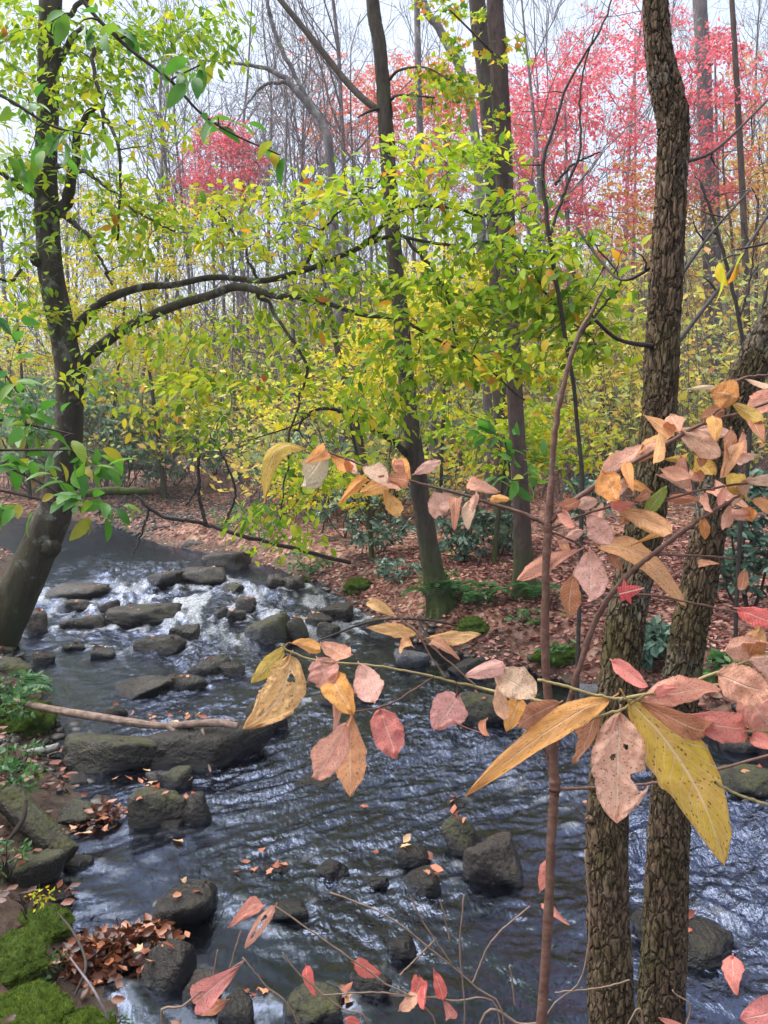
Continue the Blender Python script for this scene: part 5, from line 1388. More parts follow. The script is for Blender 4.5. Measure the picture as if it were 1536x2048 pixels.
log([(405, 1458, 8, 5.12), (409, 1480, 9, 5.08), (415, 1520, 7, 5.0), (425, 1555, 4, 4.92)], 'thin mottled stick hanging from the log into the water', name='stick', seed=6)
log([(-30, 1526, 26, 5.0), (50, 1508, 22, 5.02), (118, 1494, 19, 5.05)], 'pale birch-like log end at the left picture edge', mat='bark_grey', seed=7)
log([(15, 1590, 74, 3.95), (70, 1650, 70, 3.84), (138, 1712, 56, 3.74)], 'thick moss-covered log sloping down to the water at left', mat='rock_moss', name='mossy_log', seed=8)
log([(10, 1690, 10, 3.6), (45, 1640, 12, 3.65), (52, 1600, 9, 3.7)], 'dark broken stub standing behind the mossy log', mat='twig', name='stick', seed=9)
def stick(pts, label, mat='twig', name='stick', Yd=4.0, n=24):
    P, R = trunk_curve(pts, Yd, n); b = MB(); b.tube(P, R, k=6)
    o = b.build(name, M[mat], origin=P[0]); return tag(o, label, 'stick')
stick([(435, 1222, 5), (470, 1218, 5), (495, 1225, 5), (512, 1240, 4)], 'bent dark stick over the small riffle stones', Yd=9.6)
stick([(60, 1300, 4), (130, 1310, 5), (180, 1300, 4)], 'thin twig lying in the left riffle', Yd=7.9)
stick([(835, 1232, 4), (848, 1262, 6), (862, 1290, 5)], 'white dead stick standing at the right bank', 'twig_grey', Yd=8.0)
stick([(395, 1800, 4), (405, 1770, 4), (398, 1735, 3)], 'little upright twig behind the smooth black boulder', Yd=3.75)
stick([(150, 1990, 6, 2.55), (172, 1930, 7, 2.62), (150, 1870, 6, 2.8), (115, 1825, 4, 3.0)], 'dark twig rising from the moss cushion', Yd=2.6)
stick([(225, 2060, 6, 2.45), (190, 1985, 6, 2.5), (140, 1915, 4, 2.7)], 'grey stick leaning along the moss cushion', 'twig_grey', Yd=2.5)
stick([(640, 1280, 4), (760, 1240, 5), (900, 1248, 5), (1010, 1300, 4)], 'long thin twig across the right bank litter', Yd=8.0)

# ------------------------------------------------------------------ moss cushions
def moss(px, py, wx_, wy_, h_, label, mat, seed, Y=None, n=9000, blade=0.012):
    rs = np.random.RandomState(seed)
    g = ground_at(px, py) if Y is None else at(px, py, Y); g[2] = H1(g[0], g[1])
    root = empty('moss_cushion', g, label, 'moss')
    D, F = ICO[4]
    def surf(D):
        nn = fbm(D[:, 0] * 2 + seed, D[:, 1] * 2, D[:, 2] * 2, s=seed, o=4)
        return g + D * np.array([wx_, wy_, h_]) * (1 + 0.34 * nn + 0.07 * fbm(D[:, 0] * 9, D[:, 1] * 9, D[:, 2] * 9, s=seed + 2, o=3))[:, None]
    b = MB(); b.add(surf(D), T=F, rnd=0.25); b.build('mound', M[mat], root)
    q = unit(rs.normal(size=(n, 3))); q = q[q[:, 2] > -0.1]; p = surf(q); m = len(p)
    up = unit(q / np.array([wx_, wy_, h_]) * min(wx_, h_) + rs.normal(size=(m, 3)) * 0.45)
    lv = Leaves(); lv.add(p - up * 0.003, up, unit(rs.normal(size=(m, 3))), rs.uniform(0.6, 1.4, m) * blade, np.clip(0.5 + 0.5 * fbm(q[:, 0] * 5, q[:, 1] * 5, q[:, 2] * 5, s=seed, o=2) + rs.normal(size=m) * 0.22, 0, 1))
    b = MB(); lv.merge(b, 'blade'); o = b.build('moss_fronds', M[mat], root, smooth=False); o['kind'] = 'stuff'
moss(30, 1995, 0.16, 0.17, 0.055, 'bright green moss cushion in the lower left corner', 'moss', 901, Y=2.42, n=22000, blade=0.011)
moss(135, 2040, 0.15, 0.16, 0.07, 'yellow-green moss cushion right of the brightest one', 'moss', 902, Y=2.36, n=22000, blade=0.011)
moss(30, 1445, 0.26, 0.3, 0.16, 'mossy mound on the left bank behind the log', 'moss', 903, Y=5.6, n=7000, blade=0.02)
moss(720, 1180, 0.22, 0.2, 0.12, 'moss pad on the right bank edge left of the laurel clump', 'moss_dull', 904, n=4000, blade=0.025)
moss(600, 1172, 0.2, 0.2, 0.12, 'moss pad hanging over the riffle at the right bank', 'moss_dull', 905, n=4000, blade=0.025)
moss(1125, 1322, 0.25, 0.16, 0.10, 'green moss patch on the bank behind the sapling stem', 'moss', 906, n=5000, blade=0.018)
moss(950, 1262, 0.2, 0.18, 0.1, 'dull moss patch on the bank below the fern', 'moss_dull', 907, n=4000, blade=0.02)
moss(10, 1885, 0.14, 0.17, 0.06, 'dark mossy tussock above the bright moss cushions', 'moss_dull', 908, Y=2.8, n=9000, blade=0.016)
moss(80, 1850, 0.14, 0.12, 0.06, 'low olive moss between boulder and dark inlet', 'moss_dull', 909, Y=3.2, n=6000, blade=0.014)

# ------------------------------------------------------------------ big single leaves
PAL = {'tan': (0.80, 0.48, 0.22), 'pink': (0.82, 0.46, 0.35), 'orange': (0.80, 0.41, 0.11), 'olive': (0.60, 0.47, 0.07), 'pale': (0.75, 0.60, 0.43), 'brown': (0.47, 0.21, 0.12), 'red': (0.74, 0.14, 0.14),
       'rose': (0.80, 0.29, 0.26), 'green': (0.24, 0.46, 0.08), 'yellow': (0.64, 0.46, 0.08), 'lpink': (0.84, 0.56, 0.46), 'grey': (0.56, 0.40, 0.33), 'palegreen': (0.60, 0.60, 0.37), 'crimson': (0.6, 0.04, 0.08)}
_lc = [0]
def big_leaf(base, tip, width, color, parent, seed=None, bend=None, cup=None, roll=None, holes=(), mid=None, name='leaf', nu=30, nv=11, ragged=0.2, twist=None, petiole=True, pw=None, pkk=None):
    """one real leaf from base to tip: pointed blade, folded midrib, curled, with ragged edge and optional holes"""
    _lc[0] += 1
    seed = _lc[0] * 13 if seed is None else seed
    rs = np.random.RandomState(seed)
    bend = rs.uniform(-0.2, 0.36) if bend is None else bend
    cup = rs.uniform(0.1, 0.9) * rs.choice([1, 1, -0.6]) if cup is None else cup
    base = np.asarray(base, float); tip = np.asarray(tip, float)
    L = np.linalg.norm(tip - base)
    ax = (tip - base) / L
    view = unit((base + tip) / 2 - np.array([0, 0, CAM_H]))
    nor = unit(-view - ax * np.dot(-view, ax))
    roll = rs.uniform(-0.5, 0.5) if roll is None else roll
    side = np.cross(ax, nor)
    nor, side = nor * math.cos(roll) + side * math.sin(roll), side * math.cos(roll) - nor * math.sin(roll)
    if holes: nu, nv = 90, 45
    u = np.linspace(0, 1, nu); v = np.linspace(-1, 1, nv)
    U_, V_ = np.meshgrid(u, v, indexing='ij')
    pk = rs.uniform(0.42, 0.58) if pkk is None else pkk
    prof = np.sin(np.pi * U_ ** (math.log(0.5) / math.log(pk))) ** (rs.uniform(0.5, 0.85) if pw is None else pw)
    prof = np.clip(prof, 0, 1) * (1 - 0.12 * (U_ > 0.97))
    rag = ragged * fbm(U_ * 6 + seed, np.sign(V_) * 3 + V_ * 0, s=seed, o=4, g=0.6)
    wv = prof * (1 + rag) * width / 2
    tw = (rs.uniform(-1.5, 1.5) if twist is None else twist) * (U_ - 0.3)
    lat = V_ * wv
    lift = cup * np.abs(V_) ** 1.3 * wv + 0.22 * width * fbm(U_ * 4.0 + seed, V_ * 1.6, s=seed + 3, o=4) + 0.07 * width * np.abs(V_) ** 1.5 * fbm(U_ * 12 + seed, np.sign(V_) * 2, s=seed + 8, o=2) * prof
    arc = bend * L * (np.sin(np.pi * U_) if mid is None else np.sin(np.pi * U_))
    cl, sl = np.cos(tw), np.sin(tw)
    lat2, lift2 = lat * cl - lift * sl, lat * sl + lift * cl
    along = base + U_[..., None] * (tip - base)
    if mid is not None:
        mid = np.asarray(mid, float)
        along = base * ((1 - U_) ** 2)[..., None] + (2 * mid - (base + tip) / 2) * (2 * U_ * (1 - U_))[..., None] + tip * (U_ ** 2)[..., None]
        axl = unit(np.gradient(along[:, nv // 2], axis=0))
        sd = unit(np.cross(axl, nor)); sidev = sd[:, None, :]
    else: sidev = side
    Pv = along + lat2[..., None] * sidev + (lift2 + arc)[..., None] * nor
    i = (np.arange(nu - 1) * nv)[:, None] + np.arange(nv - 1)[None]
    Q = np.stack([i, i + 1, i + nv + 1, i + nv], -1).reshape(-1, 4)
    uvs = np.stack([U_.ravel(), V_.ravel() * 0.5 + 0.5], -1)
    if holes:
        c = uvs[Q].mean(1); keep = np.ones(len(Q), bool)
        for (hu, hv, hr) in holes:
            wobb = hr * (1 + 0.16 * np.sin(3 * np.arctan2(c[:, 1] - hv, (c[:, 0] - hu) * 2) + seed))
            keep &= ((c[:, 0] - hu) * 2.0) ** 2 + (c[:, 1] - hv) ** 2 > wobb ** 2
        Q = Q[keep]
    b = MB(); b.add(Pv.reshape(-1, 3), Q, uv=uvs)
    if petiole:
        s0 = base - ax * L * 0.07
        C = np.array([s0, base, Pv[1, nv // 2]]); b.tube(C, np.array([0.0012, 0.0012, 0.0008]), k=5, cap=False)
    po = np.array(parent.location) if parent is not None else base
    o = b.build(name, M['big_leaf'], parent, origin=tuple(po))
    j = 1 + rs.normal(size=3) * 0.05
    col = np.clip(np.array(PAL[color]) * j, 0, 1)
    o.color = (*col, 1)
    return o

def maple_leaf(base, tip, color, parent, roll=0.0):
    L = np.linalg.norm(np.asarray(tip) - np.asarray(base))
    ax = (tip - base) / L; view = unit(base - np.array([0, 0, CAM_H])); nor = unit(-view - ax * np.dot(-view, ax)); side = np.cross(nor, ax)
    tv, tt = TEMPL['maple']
    V = base + L * (tv[:, 0:1] * ax + tv[:, 1:2] * side + tv[:, 2:3] * nor)
    b = MB(); b.add(V, T=tt, uv=np.stack([tv[:, 0], tv[:, 1] + 0.5], -1)); o = b.build('leaf', M['big_leaf'], parent); o.color = (*PAL[color], 1); return o

def leaves_from(table, root, Yd, jitterY=0.12):
    for r in table:
        x0, y0, x1, y1, w_, c_ = r[:6]
        kw = r[6] if len(r) > 6 else {}
        kw = dict(kw); Yl = kw.pop('Y', Yd)
        rs = np.random.RandomState(int(x0 * 3 + y0 * 7) % 9999)
        dy = kw.pop('dy', rs.uniform(-jitterY, jitterY))
        m = kw.pop('midpx', None)
        if m is not None: kw['mid'] = at(m[0], m[1], Yl + dy * 0.5)
        b0 = at(x0, y0, Yl)
        lf = big_leaf(b0, at(x1, y1, Yl + dy), w_ * Yl / FPX * 1.06, c_, root, **kw)
        lf.parent = min(BR[root.name], key=lambda q: np.min(np.linalg.norm(q[1] - b0, axis=1)))[0]     # a leaf belongs to its branch

# ------------------------------------------------------------------ foreground sapling
YS = 1.30
gS = at(1085, 2048, YS); zS = H1(gS[0], YS)
sap = empty('sapling', (gS[0], YS, zS), 'thin brown-stemmed sapling with drooping tan and pink leaves before the ridged trunks', 'sapling')
BR = {}
def stem(pts, mat='stem', name='branch', Yd=YS, n=40, k=10, root=sap, rough=0.0016):
    P, R = trunk_curve(pts, Yd, n, 0.68)
    P[1:-1] += np.random.RandomState(int(pts[0][0])).normal(size=(n - 2, 3)) * rough * 0.35
    b = MB(); b.tube(P, R * (1 + 0.05 * np.random.RandomState(3).normal(size=n)), k=k); o = b.build(name, M[mat], root); BR.setdefault(root.name, []).append((o, P)); return o
stem([(1062, 2760, 44), (1070, 2450, 40), (1083, 2060, 34), (1093, 1900, 31), (1102, 1700, 29), (1108, 1600, 30), (1110, 1572, 36), (1106, 1530, 30), (1100, 1450, 26), (1090, 1300, 26), (1092, 1150, 23), (1095, 1060, 24), (1096, 1040, 25), (1103, 960, 19), (1109, 880, 18), (1120, 800, 16), (1150, 690, 14), (1185, 620, 11), (1210, 570, 6)], name='stem', n=120, k=16)
stem([(1106, 1520, 20), (1120, 1465, 18), (1142, 1390, 17), (1180, 1270, 18), (1212, 1205, 17), (1255, 1150, 16), (1310, 1105, 15), (1380, 1052, 13), (1440, 1015, 11), (1480, 990, 6)], name='second_stem', n=70)
stem([(1096, 1046, 18), (1125, 1018, 18), (1150, 1000, 17), (1230, 945, 15), (1330, 890, 13), (1400, 850, 11), (1480, 825, 9), (1580, 790, 7)])
stem([(1096, 1050, 14), (1070, 1038, 14), (1040, 1025, 12), (985, 1008, 10), (930, 990, 9), (850, 970, 8), (780, 950, 6), (700, 920, 5), (640, 900, 3)])
stem([(1108, 1574, 14), (1125, 1577, 11), (1180, 1576, 9), (1260, 1572, 9), (1340, 1560, 9), (1430, 1540, 9), (1560, 1505, 9)])
stem([(1098, 1060, 9), (1140, 1040, 7), (1190, 1022, 6), (1260, 1005, 5), (1330, 998, 4), (1430, 975, 4), (1540, 960, 3)], n=30)
stem([(1098, 1062, 7), (1150, 1085, 6), (1185, 1105, 6), (1200, 1100, 4)], n=16)
stem([(1400, 850, 7), (1440, 815, 6), (1478, 760, 5), (1536, 750, 3)], n=20)
stem([(1220, 1195, 6), (1300, 1190, 5), (1400, 1210, 5), (1500, 1230, 4)], n=20)
stem([(1300, 1110, 5), (1400, 1112, 4), (1470, 1118, 3)], n=14)
stem([(1055, 1455, 5), (1085, 1495, 7), (1100, 1530, 8)], n=10)
SLV = [
 # left branch
 (612, 900, 528, 1006, 34, 'olive', {'midpx': (556, 925)}), (652, 905, 606, 972, 56, 'palegreen', {'cup': 0.05}), (650, 900, 612, 925, 30, 'orange'), (664, 912, 700, 938, 26, 'orange'), (690, 920, 715, 945, 24, 'lpink'),
 (738, 962, 676, 1012, 24, 'orange', {'midpx': (700, 975)}), (775, 970, 722, 985, 34, 'orange', {'cup': .05}), (768, 980, 802, 1032, 30, 'orange'), (730, 935, 776, 966, 36, 'grey'), (785, 918, 822, 958, 32, 'orange'), (792, 922, 812, 948, 24, 'brown'), (828, 948, 882, 922, 22, 'lpink'),
 (912, 995, 860, 1028, 48, 'lpink', {'cup': .3}), (908, 1012, 908, 1064, 22, 'brown'), (938, 962, 1000, 984, 26, 'pink'), (978, 998, 1018, 998, 18, 'orange'),
 # upper right cluster
 (1158, 1100, 1034, 1160, 34, 'pink', {'roll': 0.2}), (1180, 1102, 1180, 1203, 64, 'lpink', {'cup': .15, 'roll': 0.1}), (1150, 1150, 1140, 1238, 40, 'brown', {'midpx': (1140, 1190)}), (1196, 1094, 1370, 1212, 46, 'tan', {'roll': .2, 'midpx': (1290, 1125)}),
 (1232, 1016, 1346, 1066, 38, 'tan', {'roll': .1}), (1175, 1030, 1222, 1088, 46, 'lpink'), (1208, 945, 1236, 1002, 54, 'orange', {'roll': .1}), (1200, 950, 1288, 892, 44, 'pink'), (1255, 930, 1300, 895, 34, 'pink'), (1282, 905, 1342, 868, 34, 'tan'),
 (1256, 965, 1306, 985, 20, 'orange'), (1292, 1028, 1334, 972, 26, 'green', {'roll': 0.1}), (1358, 858, 1440, 914, 44, 'lpink', {'roll': .1}), (1336, 866, 1286, 830, 28, 'tan'), (1362, 862, 1340, 830, 40, 'pink'), (1378, 860, 1464, 868, 24, 'lpink'), (1462, 858, 1460, 918, 24, 'brown'),
 (1362, 912, 1386, 988, 28, 'pink', {'midpx': (1366, 950)}), (1388, 905, 1424, 952, 42, 'yellow'), (1456, 948, 1502, 1002, 44, 'yellow'), (1428, 980, 1502, 1018, 30, 'pink'), (1490, 962, 1560, 955, 22, 'lpink'), (1330, 1002, 1402, 998, 22, 'brown'), (1405, 960, 1380, 940, 26, 'pink'),
 (1478, 795, 1422, 778, 56, 'orange', {'cup': .05, 'roll': 0.0}), (1460, 805, 1524, 842, 28, 'olive'), (1505, 835, 1528, 885, 22, 'brown'), (1560, 790, 1500, 818, 44, 'pink'), (1400, 838, 1448, 820, 30, 'brown'), (1148, 1010, 1196, 1002, 26, 'lpink'), (1120, 1018, 1160, 1002, 26, 'brown'), (1118, 1020, 1150, 1052, 26, 'pink'),
 (1115, 1075, 1140, 1105, 18, 'brown'), (1222, 1012, 1272, 1006, 22, 'rose'), (1218, 1110, 1245, 1145, 20, 'brown'), (1265, 1090, 1300, 1078, 18, 'orange'), (1370, 778, 1440, 776, 10, 'pale'), (1490, 758, 1560, 770, 12, 'pale'), (1300, 985, 1270, 1000, 20, 'brown'), (1478, 1025, 1504, 1040, 34, 'orange'), (1500, 1000, 1560, 1020, 24, 'tan'),
 (1328, 918, 1366, 910, 16, 'olive'), (1240, 1050, 1262, 1030, 18, 'brown'), (1490, 1140, 1480, 1180, 20, 'brown', {'Y': 1.5}), (1400, 1130, 1440, 1128, 16, 'brown', {'Y': 1.5}), (1010, 1362, 1030, 1380, 10, 'brown'),
 # stem leaves low down
 (1080, 1782, 1100, 1718, 26, 'rose', {'Y': 1.4}), (1112, 1832, 1138, 1850, 22, 'rose', {'Y': 1.4}),
 (905, 1440, 980, 1470, 2, 'brown', {'petiole': False}), (975, 1438, 978, 1472, 18, 'brown', {'midpx': (968, 1460)}),
]
_r = np.random.RandomState(4242)
for (cx_, cy_, rx_, ry_, n_) in ((1230, 960, 70, 50, 3), (1390, 870, 90, 40, 4), (1400, 985, 90, 50, 5), (1190, 1060, 50, 30, 2), (1480, 900, 50, 60, 3), (1500, 1030, 40, 40, 2), (760, 955, 70, 25, 2), (960, 985, 60, 20, 2)):
    for _ in range(n_):
        x0, y0 = cx_ + _r.uniform(-1, 1) * rx_, cy_ + _r.uniform(-1, 1) * ry_
        an = _r.choice([0.3, 1.2, 1.6, 2.2, 2.9]) + _r.normal() * 0.35; L_ = _r.uniform(36, 78)
        SLV.append((x0, y0, x0 + L_ * math.cos(an), y0 + L_ * math.sin(an), L_ * _r.uniform(0.3, 0.5), _r.choice(['pink', 'lpink', 'tan', 'orange', 'brown', 'lpink', 'pink'])))
leaves_from(SLV, sap, YS)
o = maple_leaf(at(1228, 1190, YS - .1), at(1290, 1175, YS - .1), 'crimson', sap)
o['label'] = 'crimson maple leaf caught on the sapling'

# ------------------------------------------------------------------ olive twig reaching in from the right with the largest leaves
YO = 1.0
ob = empty('leafy_branch', at(1650, 1320, YO), 'olive-green branch entering from the right with the largest orange and yellow leaves', 'branch')
stem([(1650, 1318, 11), (1540, 1348, 10), (1440, 1368, 10), (1340, 1380, 10), (1262, 1394, 11), (1238, 1400, 12)], 'stem_olive', 'stem', YO, 40, 10, ob)
stem([(1560, 1300, 6), (1460, 1335, 6), (1380, 1365, 6), (1345, 1380, 5)], 'stem_olive', 'branch', YO, 24, 8, ob)
stem([(1245, 1398, 8), (1190, 1390, 7), (1130, 1372, 6), (1075, 1360, 5)], 'stem_olive', 'branch', YO, 20, 8, ob)
stem([(1290, 1388, 5), (1240, 1420, 5), (1180, 1438, 5), (1115, 1470, 4)], 'stem_olive', 'branch', YO, 20, 8, ob)
stem([(1350, 1440, 4), (1440, 1462, 5), (1560, 1460, 5)], 'stem_olive', 'branch', YO, 20, 8, ob)
stem([(1430, 1565, 4), (1480, 1590, 4), (1560, 1618, 4)], 'stem_olive', 'branch', YO, 20, 8, ob)
leaves_from([
 (1218, 1400, 930, 1593, 50, 'orange', {'midpx': (1100, 1462), 'roll': .25, 'pw': .7, 'pkk': .38, 'cup': .1, 'bend': .02, 'twist': 0.1}),
 (1240, 1424, 1232, 1642, 104, 'lpink', {'roll': -.1, 'cup': .12, 'holes': ((0.42, 0.60, 0.055), (0.30, 0.36, 0.05), (0.58, 0.12, 0.16)), 'twist': 0.1, 'bend': .05}),
 (1255, 1402, 1448, 1728, 112, 'yellow', {'midpx': (1372, 1535), 'roll': .1, 'pw': .78, 'pkk': .44, 'cup': .10, 'twist': 0.1, 'bend': .05}),
 (1198, 1412, 1150, 1528, 48, 'brown', {'cup': .5}), (1120, 1405, 1036, 1452, 46, 'brown', {'cup': .3}), (1005, 1340, 930, 1352, 32, 'lpink'), (990, 1345, 1072, 1392, 66, 'lpink', {'cup': .2}), (1040, 1400, 1015, 1462, 50, 'orange'), (1000, 1350, 1010, 1440, 30, 'pink'),
 (1225, 1322, 1294, 1374, 30, 'rose', {'roll': .1}), (1285, 1398, 1440, 1376, 58, 'pink', {'roll': .3}), (1280, 1402, 1425, 1446, 44, 'brown', {'roll': .3}), (1372, 1432, 1492, 1452, 62, 'rose', {'roll': .2}), (1448, 1432, 1484, 1484, 44, 'orange'),
 (1436, 1350, 1545, 1392, 74, 'pink', {'cup': .1}), (1490, 1385, 1550, 1480, 74, 'pink', {'roll': .1}), (1450, 1302, 1545, 1288, 62, 'pink'), (1475, 1218, 1560, 1248, 42, 'red'), (1310, 1386, 1356, 1374, 22, 'rose'), (1520, 1255, 1490, 1300, 50, 'tan'), (1500, 1475, 1560, 1500, 30, 'rose'),
 (1560, 1330, 1500, 1320, 50, 'lpink'), (1410, 1455, 1470, 1468, 30, 'rose')], ob, YO, 0.06)

# ------------------------------------------------------------------ middle twig with hanging leaves over the water
YM = 1.45
mbn = empty('leafy_branch', at(1075, 1405, YM), 'thin branch hung with tan and salmon leaves over mid stream', 'branch')
stem([(1094, 1404, 9, 1.31), (1030, 1392, 9, 1.40), (980, 1380, 9), (900, 1362, 8), (830, 1345, 7), (740, 1330, 6), (640, 1322, 5), (580, 1303, 4), (562, 1290, 3)], 'stem_olive', 'stem', YM, 50, 8, mbn)
stem([(868, 1352, 5), (820, 1385, 5), (770, 1412, 4), (700, 1425, 4)], 'stem', 'branch', YM, 20, 8, mbn)
stem([(890, 1355, 5), (860, 1310, 5), (835, 1265, 4), (800, 1235, 3), (790, 1190, 2)], 'twig_tan', 'branch', YM, 20, 6, mbn)
stem([(950, 1370, 4), (905, 1330, 4), (860, 1290, 4), (845, 1262, 3)], 'twig_tan', 'branch', YM, 20, 6, mbn)
stem([(912, 1362, 3), (916, 1375, 3), (912, 1395, 3)], 'stem', 'branch', YM, 10, 6, mbn)
leaves_from([
 (570, 1292, 503, 1366, 36, 'olive', {'roll': .2}), (580, 1310, 485, 1458, 76, 'tan', {'pw': .8, 'pkk': .42, 'midpx': (560, 1390), 'roll': .1, 'holes': ((0.28, 0.40, 0.10),), 'cup': .08, 'twist': .1}), (582, 1286, 640, 1300, 28, 'orange'), (702, 1308, 642, 1284, 36, 'pink'), (634, 1316, 660, 1372, 62, 'pink', {'cup': .1}), (662, 1352, 706, 1428, 56, 'orange', {'cup': .1, 'roll': .1}),
 (718, 1328, 748, 1402, 60, 'lpink', {'cup': .1, 'roll': .1}), (704, 1424, 700, 1592, 66, 'tan', {'pw': .95, 'cup': .1, 'roll': .1, 'twist': .1, 'bend': .04}), (692, 1448, 626, 1556, 60, 'pink', {'cup': .1, 'roll': -.1}), (670, 1402, 668, 1462, 24, 'pink'), (760, 1420, 792, 1514, 64, 'rose', {'cup': .12, 'roll': .1}), (918, 1392, 868, 1458, 68, 'lpink', {'cup': .15, 'roll': .1}),
 (788, 1232, 732, 1206, 22, 'tan'), (832, 1270, 732, 1256, 28, 'tan', {'roll': .3}), (812, 1262, 805, 1294, 28, 'tan'), (856, 1276, 962, 1268, 28, 'tan', {'roll': .3}), (866, 1290, 920, 1320, 22, 'brown')], mbn, YM, 0.1)

# ------------------------------------------------------------------ low twiggy shrub along the bottom edge, with a few red leaves
YT = 1.7
ls = empty('bare_shrub', at(900, 2090, YT), 'thin tan twigs with a few red leaves along the bottom edge', 'shrub')
for pts in ([(880, 2070, 6), (760, 1960, 5), (690, 1910, 4), (620, 1860, 4), (550, 1812, 2)], [(330, 2060, 9), (370, 2010, 7), (430, 1960, 6), (490, 1920, 4)], [(600, 2060, 4), (530, 1970, 5), (485, 1915, 3)], [(450, 1975, 4), (470, 1900, 4), (482, 1862, 2)], [(425, 1960, 3), (435, 1900, 2)],
            [(745, 2070, 5), (680, 2015, 4), (600, 1950, 4), (565, 1905, 2)], [(1010, 2060, 6), (945, 1970, 5), (870, 1905, 4), (770, 1830, 3), (660, 1785, 2)], [(945, 1965, 4), (985, 1880, 4), (1060, 1812, 2)], [(928, 2060, 4), (920, 1900, 3), (928, 1790, 2)], [(1080, 2060, 4), (1160, 1960, 4), (1180, 1840, 3), (1170, 1700, 2)],
            [(1110, 1985, 3), (1200, 1975, 3), (1260, 1960, 2)], [(900, 1880, 3), (880, 1800, 2)], [(800, 1950, 3), (870, 1880, 2)], [(640, 1990, 2), (760, 1985, 3), (860, 2000, 2)], [(1000, 2040, 3), (900, 2000, 2), (780, 1990, 2)], [(1030, 2010, 3), (1020, 1930, 2)], [(820, 1790, 2), (850, 1850, 3), (905, 1930, 3)], [(1370, 2060, 4), (1345, 1980, 2)], [(1260, 2040, 3), (1290, 2070, 3)], [(960, 2048, 7), (1040, 2048, 9), (1085, 2046, 8)]):
    if pts[0][1] >= 2040: pts = [(pts[0][0] * 0.6 + 0.4 * 850, 2440, pts[0][2])] + list(pts)      # down to the bank
    stem(pts, 'twig_tan', 'twig', YT, 22, 5, ls)
leaves_from([(525, 1812, 454, 1856, 30, 'rose', {'roll': .3}), (550, 1812, 490, 1898, 26, 'pink', {'holes': ((0.45, .5, .16), (0.62, .45, .15), (.78, .5, .13))}), (480, 1930, 395, 2008, 54, 'rose', {'cup': .1, 'roll': .1}), (706, 1925, 762, 1948, 36, 'red', {'cup': .1}), (612, 1932, 632, 1995, 24, 'red'), (838, 1955, 822, 2010, 34, 'red'), (850, 1968, 848, 2020, 24, 'red'), (868, 1940, 886, 2000, 26, 'red'), (885, 2000, 898, 2035, 26, 'rose'),
             (800, 2020, 850, 1985, 30, 'pink'), (455, 2000, 400, 2030, 26, 'brown'), (1466, 1912, 1472, 1990, 40, 'rose', {'Y': 1.5}), (1550, 2008, 1478, 2038, 62, 'rose', {'Y': 1.4}), (1320, 2036, 1352, 2048, 24, 'rose'), (690, 2040, 720, 2050, 20, 'red')], ls, YT, 0.1)

# ------------------------------------------------------------------ green leafy boughs hanging in from the left and the top
def bough(name, polys, label, targets, leaf, seed, Yd, mat='leaf_green_obj', spacing=0.09, jitter=0.4, droop=0.45, flat=0.7, maxn=300, templ='ovate'):
    rs = np.random.RandomState(seed)
    p0 = polys[0][0]; root = empty(name, at(p0[0], p0[1], Yd), label, 'branch'); sk = Skel()
    for i, pts in enumerate(polys):
        P, R = trunk_curve(pts, Yd, 30); b = MB(); b.tube(P, R, k=8); b.build('stem' if i == 0 else 'branch', M['twig'], root); sk.add(P, R)
    T = []
    for q in targets: T += ell(rs, *q)
    tw = MB(); lv = Leaves()
    grow(sk, T, rs, tw, lv, leaf, spacing=spacing, r_tip=0.0014, k=4, jitter=jitter, droop=droop, flat=flat, start=0.35, rnd=(2, 3), nmin=4)
    o = tw.build('twigs', M['twig'], root); o['kind'] = 'stuff'
    finish_foliage(root, lv, templ, M['leaf_green'], M[mat], maxn)
bough('leafy_bough', [[(-120, 930, 10), (-20, 925, 7), (60, 955, 5), (140, 1000, 4)], [(-100, 960, 8), (20, 985, 5), (130, 1010, 4), (210, 1020, 3)], [(-100, 900, 7), (60, 900, 5), (160, 900, 3)]],
      'green-leaved bough crossing the leaning trunk low at left', [(6, 190, 945, 60, 40, 3.2, .2), (8, 190, 1010, 70, 40, 3.1, .2), (5, 60, 930, 70, 50, 3.2, .2), (3, 40, 1010, 60, 40, 3.1, .2)], 0.11, 41, 3.2)
bough('leafy_bough', [[(-120, 850, 10), (-20, 840, 7), (60, 850, 5), (150, 870, 3)], [(-120, 700, 7), (-20, 720, 5), (40, 790, 4)]],
      'drooping green bough at the left edge above the low one', [(8, 60, 850, 70, 50, 3.4, .2), (5, 30, 780, 50, 40, 3.4, .2), (3, 110, 890, 50, 30, 3.3, .2), (3, 20, 640, 50, 60, 3.5, .2)], 0.11, 42, 3.4)
bough('leafy_bough', [[(140, -80, 12), (165, 0, 8), (250, 90, 7), (340, 160, 6), (400, 225, 5), (470, 270, 4), (560, 310, 3)], [(340, 160, 4), (400, 130, 3)]],
      'long drooping twig with dark serrate leaves above the crimson maple', [(4, 375, 150, 40, 35, 3.0, .15), (3, 440, 230, 40, 25, 3.0, .12), (2, 530, 300, 30, 15, 3.0, .1), (2, 180, 40, 60, 30, 3.0, .15), (2, 250, 60, 50, 30, 3.0, .15)], 0.105, 43, 3.0, droop=0.7)
bough('leafy_bough', [[(-120, 150, 9), (0, 190, 7), (100, 250, 5), (180, 270, 3)]], 'green bough in front of the upper leaning trunk', [(4, 60, 230, 70, 50, 3.6, .2), (3, 140, 300, 60, 40, 3.6, .2), (4, 20, 330, 40, 40, 3.6, .2)], 0.10, 44, 3.6)
bough('leafy_bough', [[(1000, 1010, 4), (1020, 960, 4), (1010, 880, 3)]], 'small green sprig near the red-brown trunk', [(5, 1010, 880, 30, 30, 5.0, .15), (8, 1060, 940, 80, 40, 5.0, .2)], 0.13, 45, 5.0)
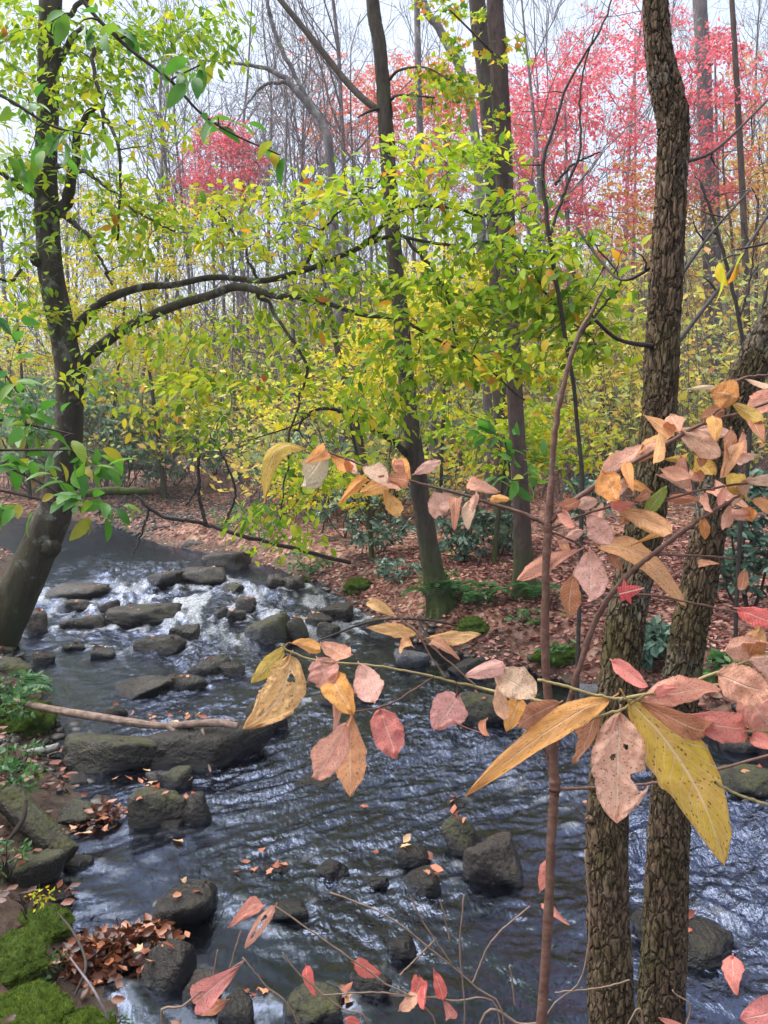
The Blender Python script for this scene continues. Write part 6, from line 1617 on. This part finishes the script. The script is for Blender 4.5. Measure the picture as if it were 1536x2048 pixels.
bough('leafy_bough', [[(1600, 470, 6), (1520, 490, 5), (1470, 500, 3)]], 'twig with a few yellow leaves at the right edge beside the curved trunk', [(1, 1462, 530, 15, 20, 2.0, .05)], 0.085, 46, 2.0, mat='leaf_yellow_obj', droop=0.9)

# ------------------------------------------------------------------ individual fallen leaves on the rocks and in the shallows
rs = np.random.RandomState(951)
deps = bpy.context.evaluated_depsgraph_get()
fl = Leaves(); spots = []
for (rx, ry, sx, sy, zt, zw, o) in ROCKS:
    if ry > 12 or rs.rand() < 0.35: continue
    V = np.empty(len(o.data.vertices) * 3, np.float32); o.data.vertices.foreach_get('co', V); V = V.reshape(-1, 3) + np.array(o.location)
    for _ in range(rs.randint(1, 5)):
        q = np.array([rx + rs.uniform(-.6, .6) * sx, ry + rs.uniform(-.6, .5) * sy])
        dd_ = (V[:, 0] - q[0]) ** 2 + (V[:, 1] - q[1]) ** 2
        c = np.where(dd_ < (0.3 * sx) ** 2, V[:, 2], -9); i = int(np.argmin(dd_ - 0.02 * V[:, 2]))
        cand = np.where(dd_ < 0.0016 + (0.12 * sx) ** 2)[0]
        if len(cand): i = cand[np.argmax(V[cand, 2])]
        if V[i, 2] < zw + 0.02: continue
        spots.append(V[i] + np.array([0, 0, 0.004]))
for (px, py, n_, e_) in ((300, 1475, 12, 40), (395, 1470, 8, 30), (300, 1560, 10, 40), (270, 1620, 8, 40), (330, 1880, 8, 50), (470, 1730, 4, 60), (700, 1700, 6, 200), (600, 1990, 8, 80), (1130, 1600, 3, 120), (150, 1660, 6, 60)):
    for _ in range(n_):
        w0 = onz(px + rs.normal() * e_, py + rs.normal() * 8, 0.02)
        spots.append(np.array([w0[0], w0[1], max(0.018, H1(w0[0], w0[1]) + 0.01) + WZ(w0[1]) + (0.15 if 1460 < py < 1480 else 0)]))
k_ = len(spots); Pp = np.array(spots)
fl.add(Pp, hdir(rs, k_, .2), jit(rs, k_, k=.35), rs.uniform(0.045, 0.08, k_), rs.rand(k_))
half = rs.rand(k_) < 0.5
for sel, tp in ((np.where(half)[0], 'maple'), (np.where(~half)[0], 'curl')):
    for o in fl.singles(sel, tp, M['litter_obj'], None, 'fallen_leaf'):
        tag(o, 'small wet fallen leaf stuck on a creek rock or shallow', 'leaf', 'fallen leaves on the creek rocks')

# ------------------------------------------------------------------ thin autumn haze in the valley air
def haze_box():
    x0, x1, y0, y1, z0, z1 = -95, 95, -16, 175, -2.5, 50
    V = [(x, y, z) for z in (z0, z1) for y in (y0, y1) for x in (x0, x1)]
    Q = [(0, 2, 3, 1), (4, 5, 7, 6), (0, 1, 5, 4), (2, 6, 7, 3), (0, 4, 6, 2), (1, 3, 7, 5)]
    b = MB(); b.add(np.array(V, float), np.array(Q))
    m = bpy.data.materials.new('haze_air'); m.use_nodes = True; t = m.node_tree; t.nodes.clear()
    out = t.nodes.new('ShaderNodeOutputMaterial'); pv = t.nodes.new('ShaderNodeVolumePrincipled')
    pv.inputs['Color'].default_value = (0.9, 0.93, 1.0, 1); pv.inputs['Density'].default_value = 0.0011; pv.inputs['Anisotropy'].default_value = 0.2
    t.links.new(pv.outputs[0], out.inputs['Volume'])
    tag(b.build('haze', m, smooth=False), 'pale even haze hanging in the wooded valley', 'haze', kind='stuff')
haze_box()
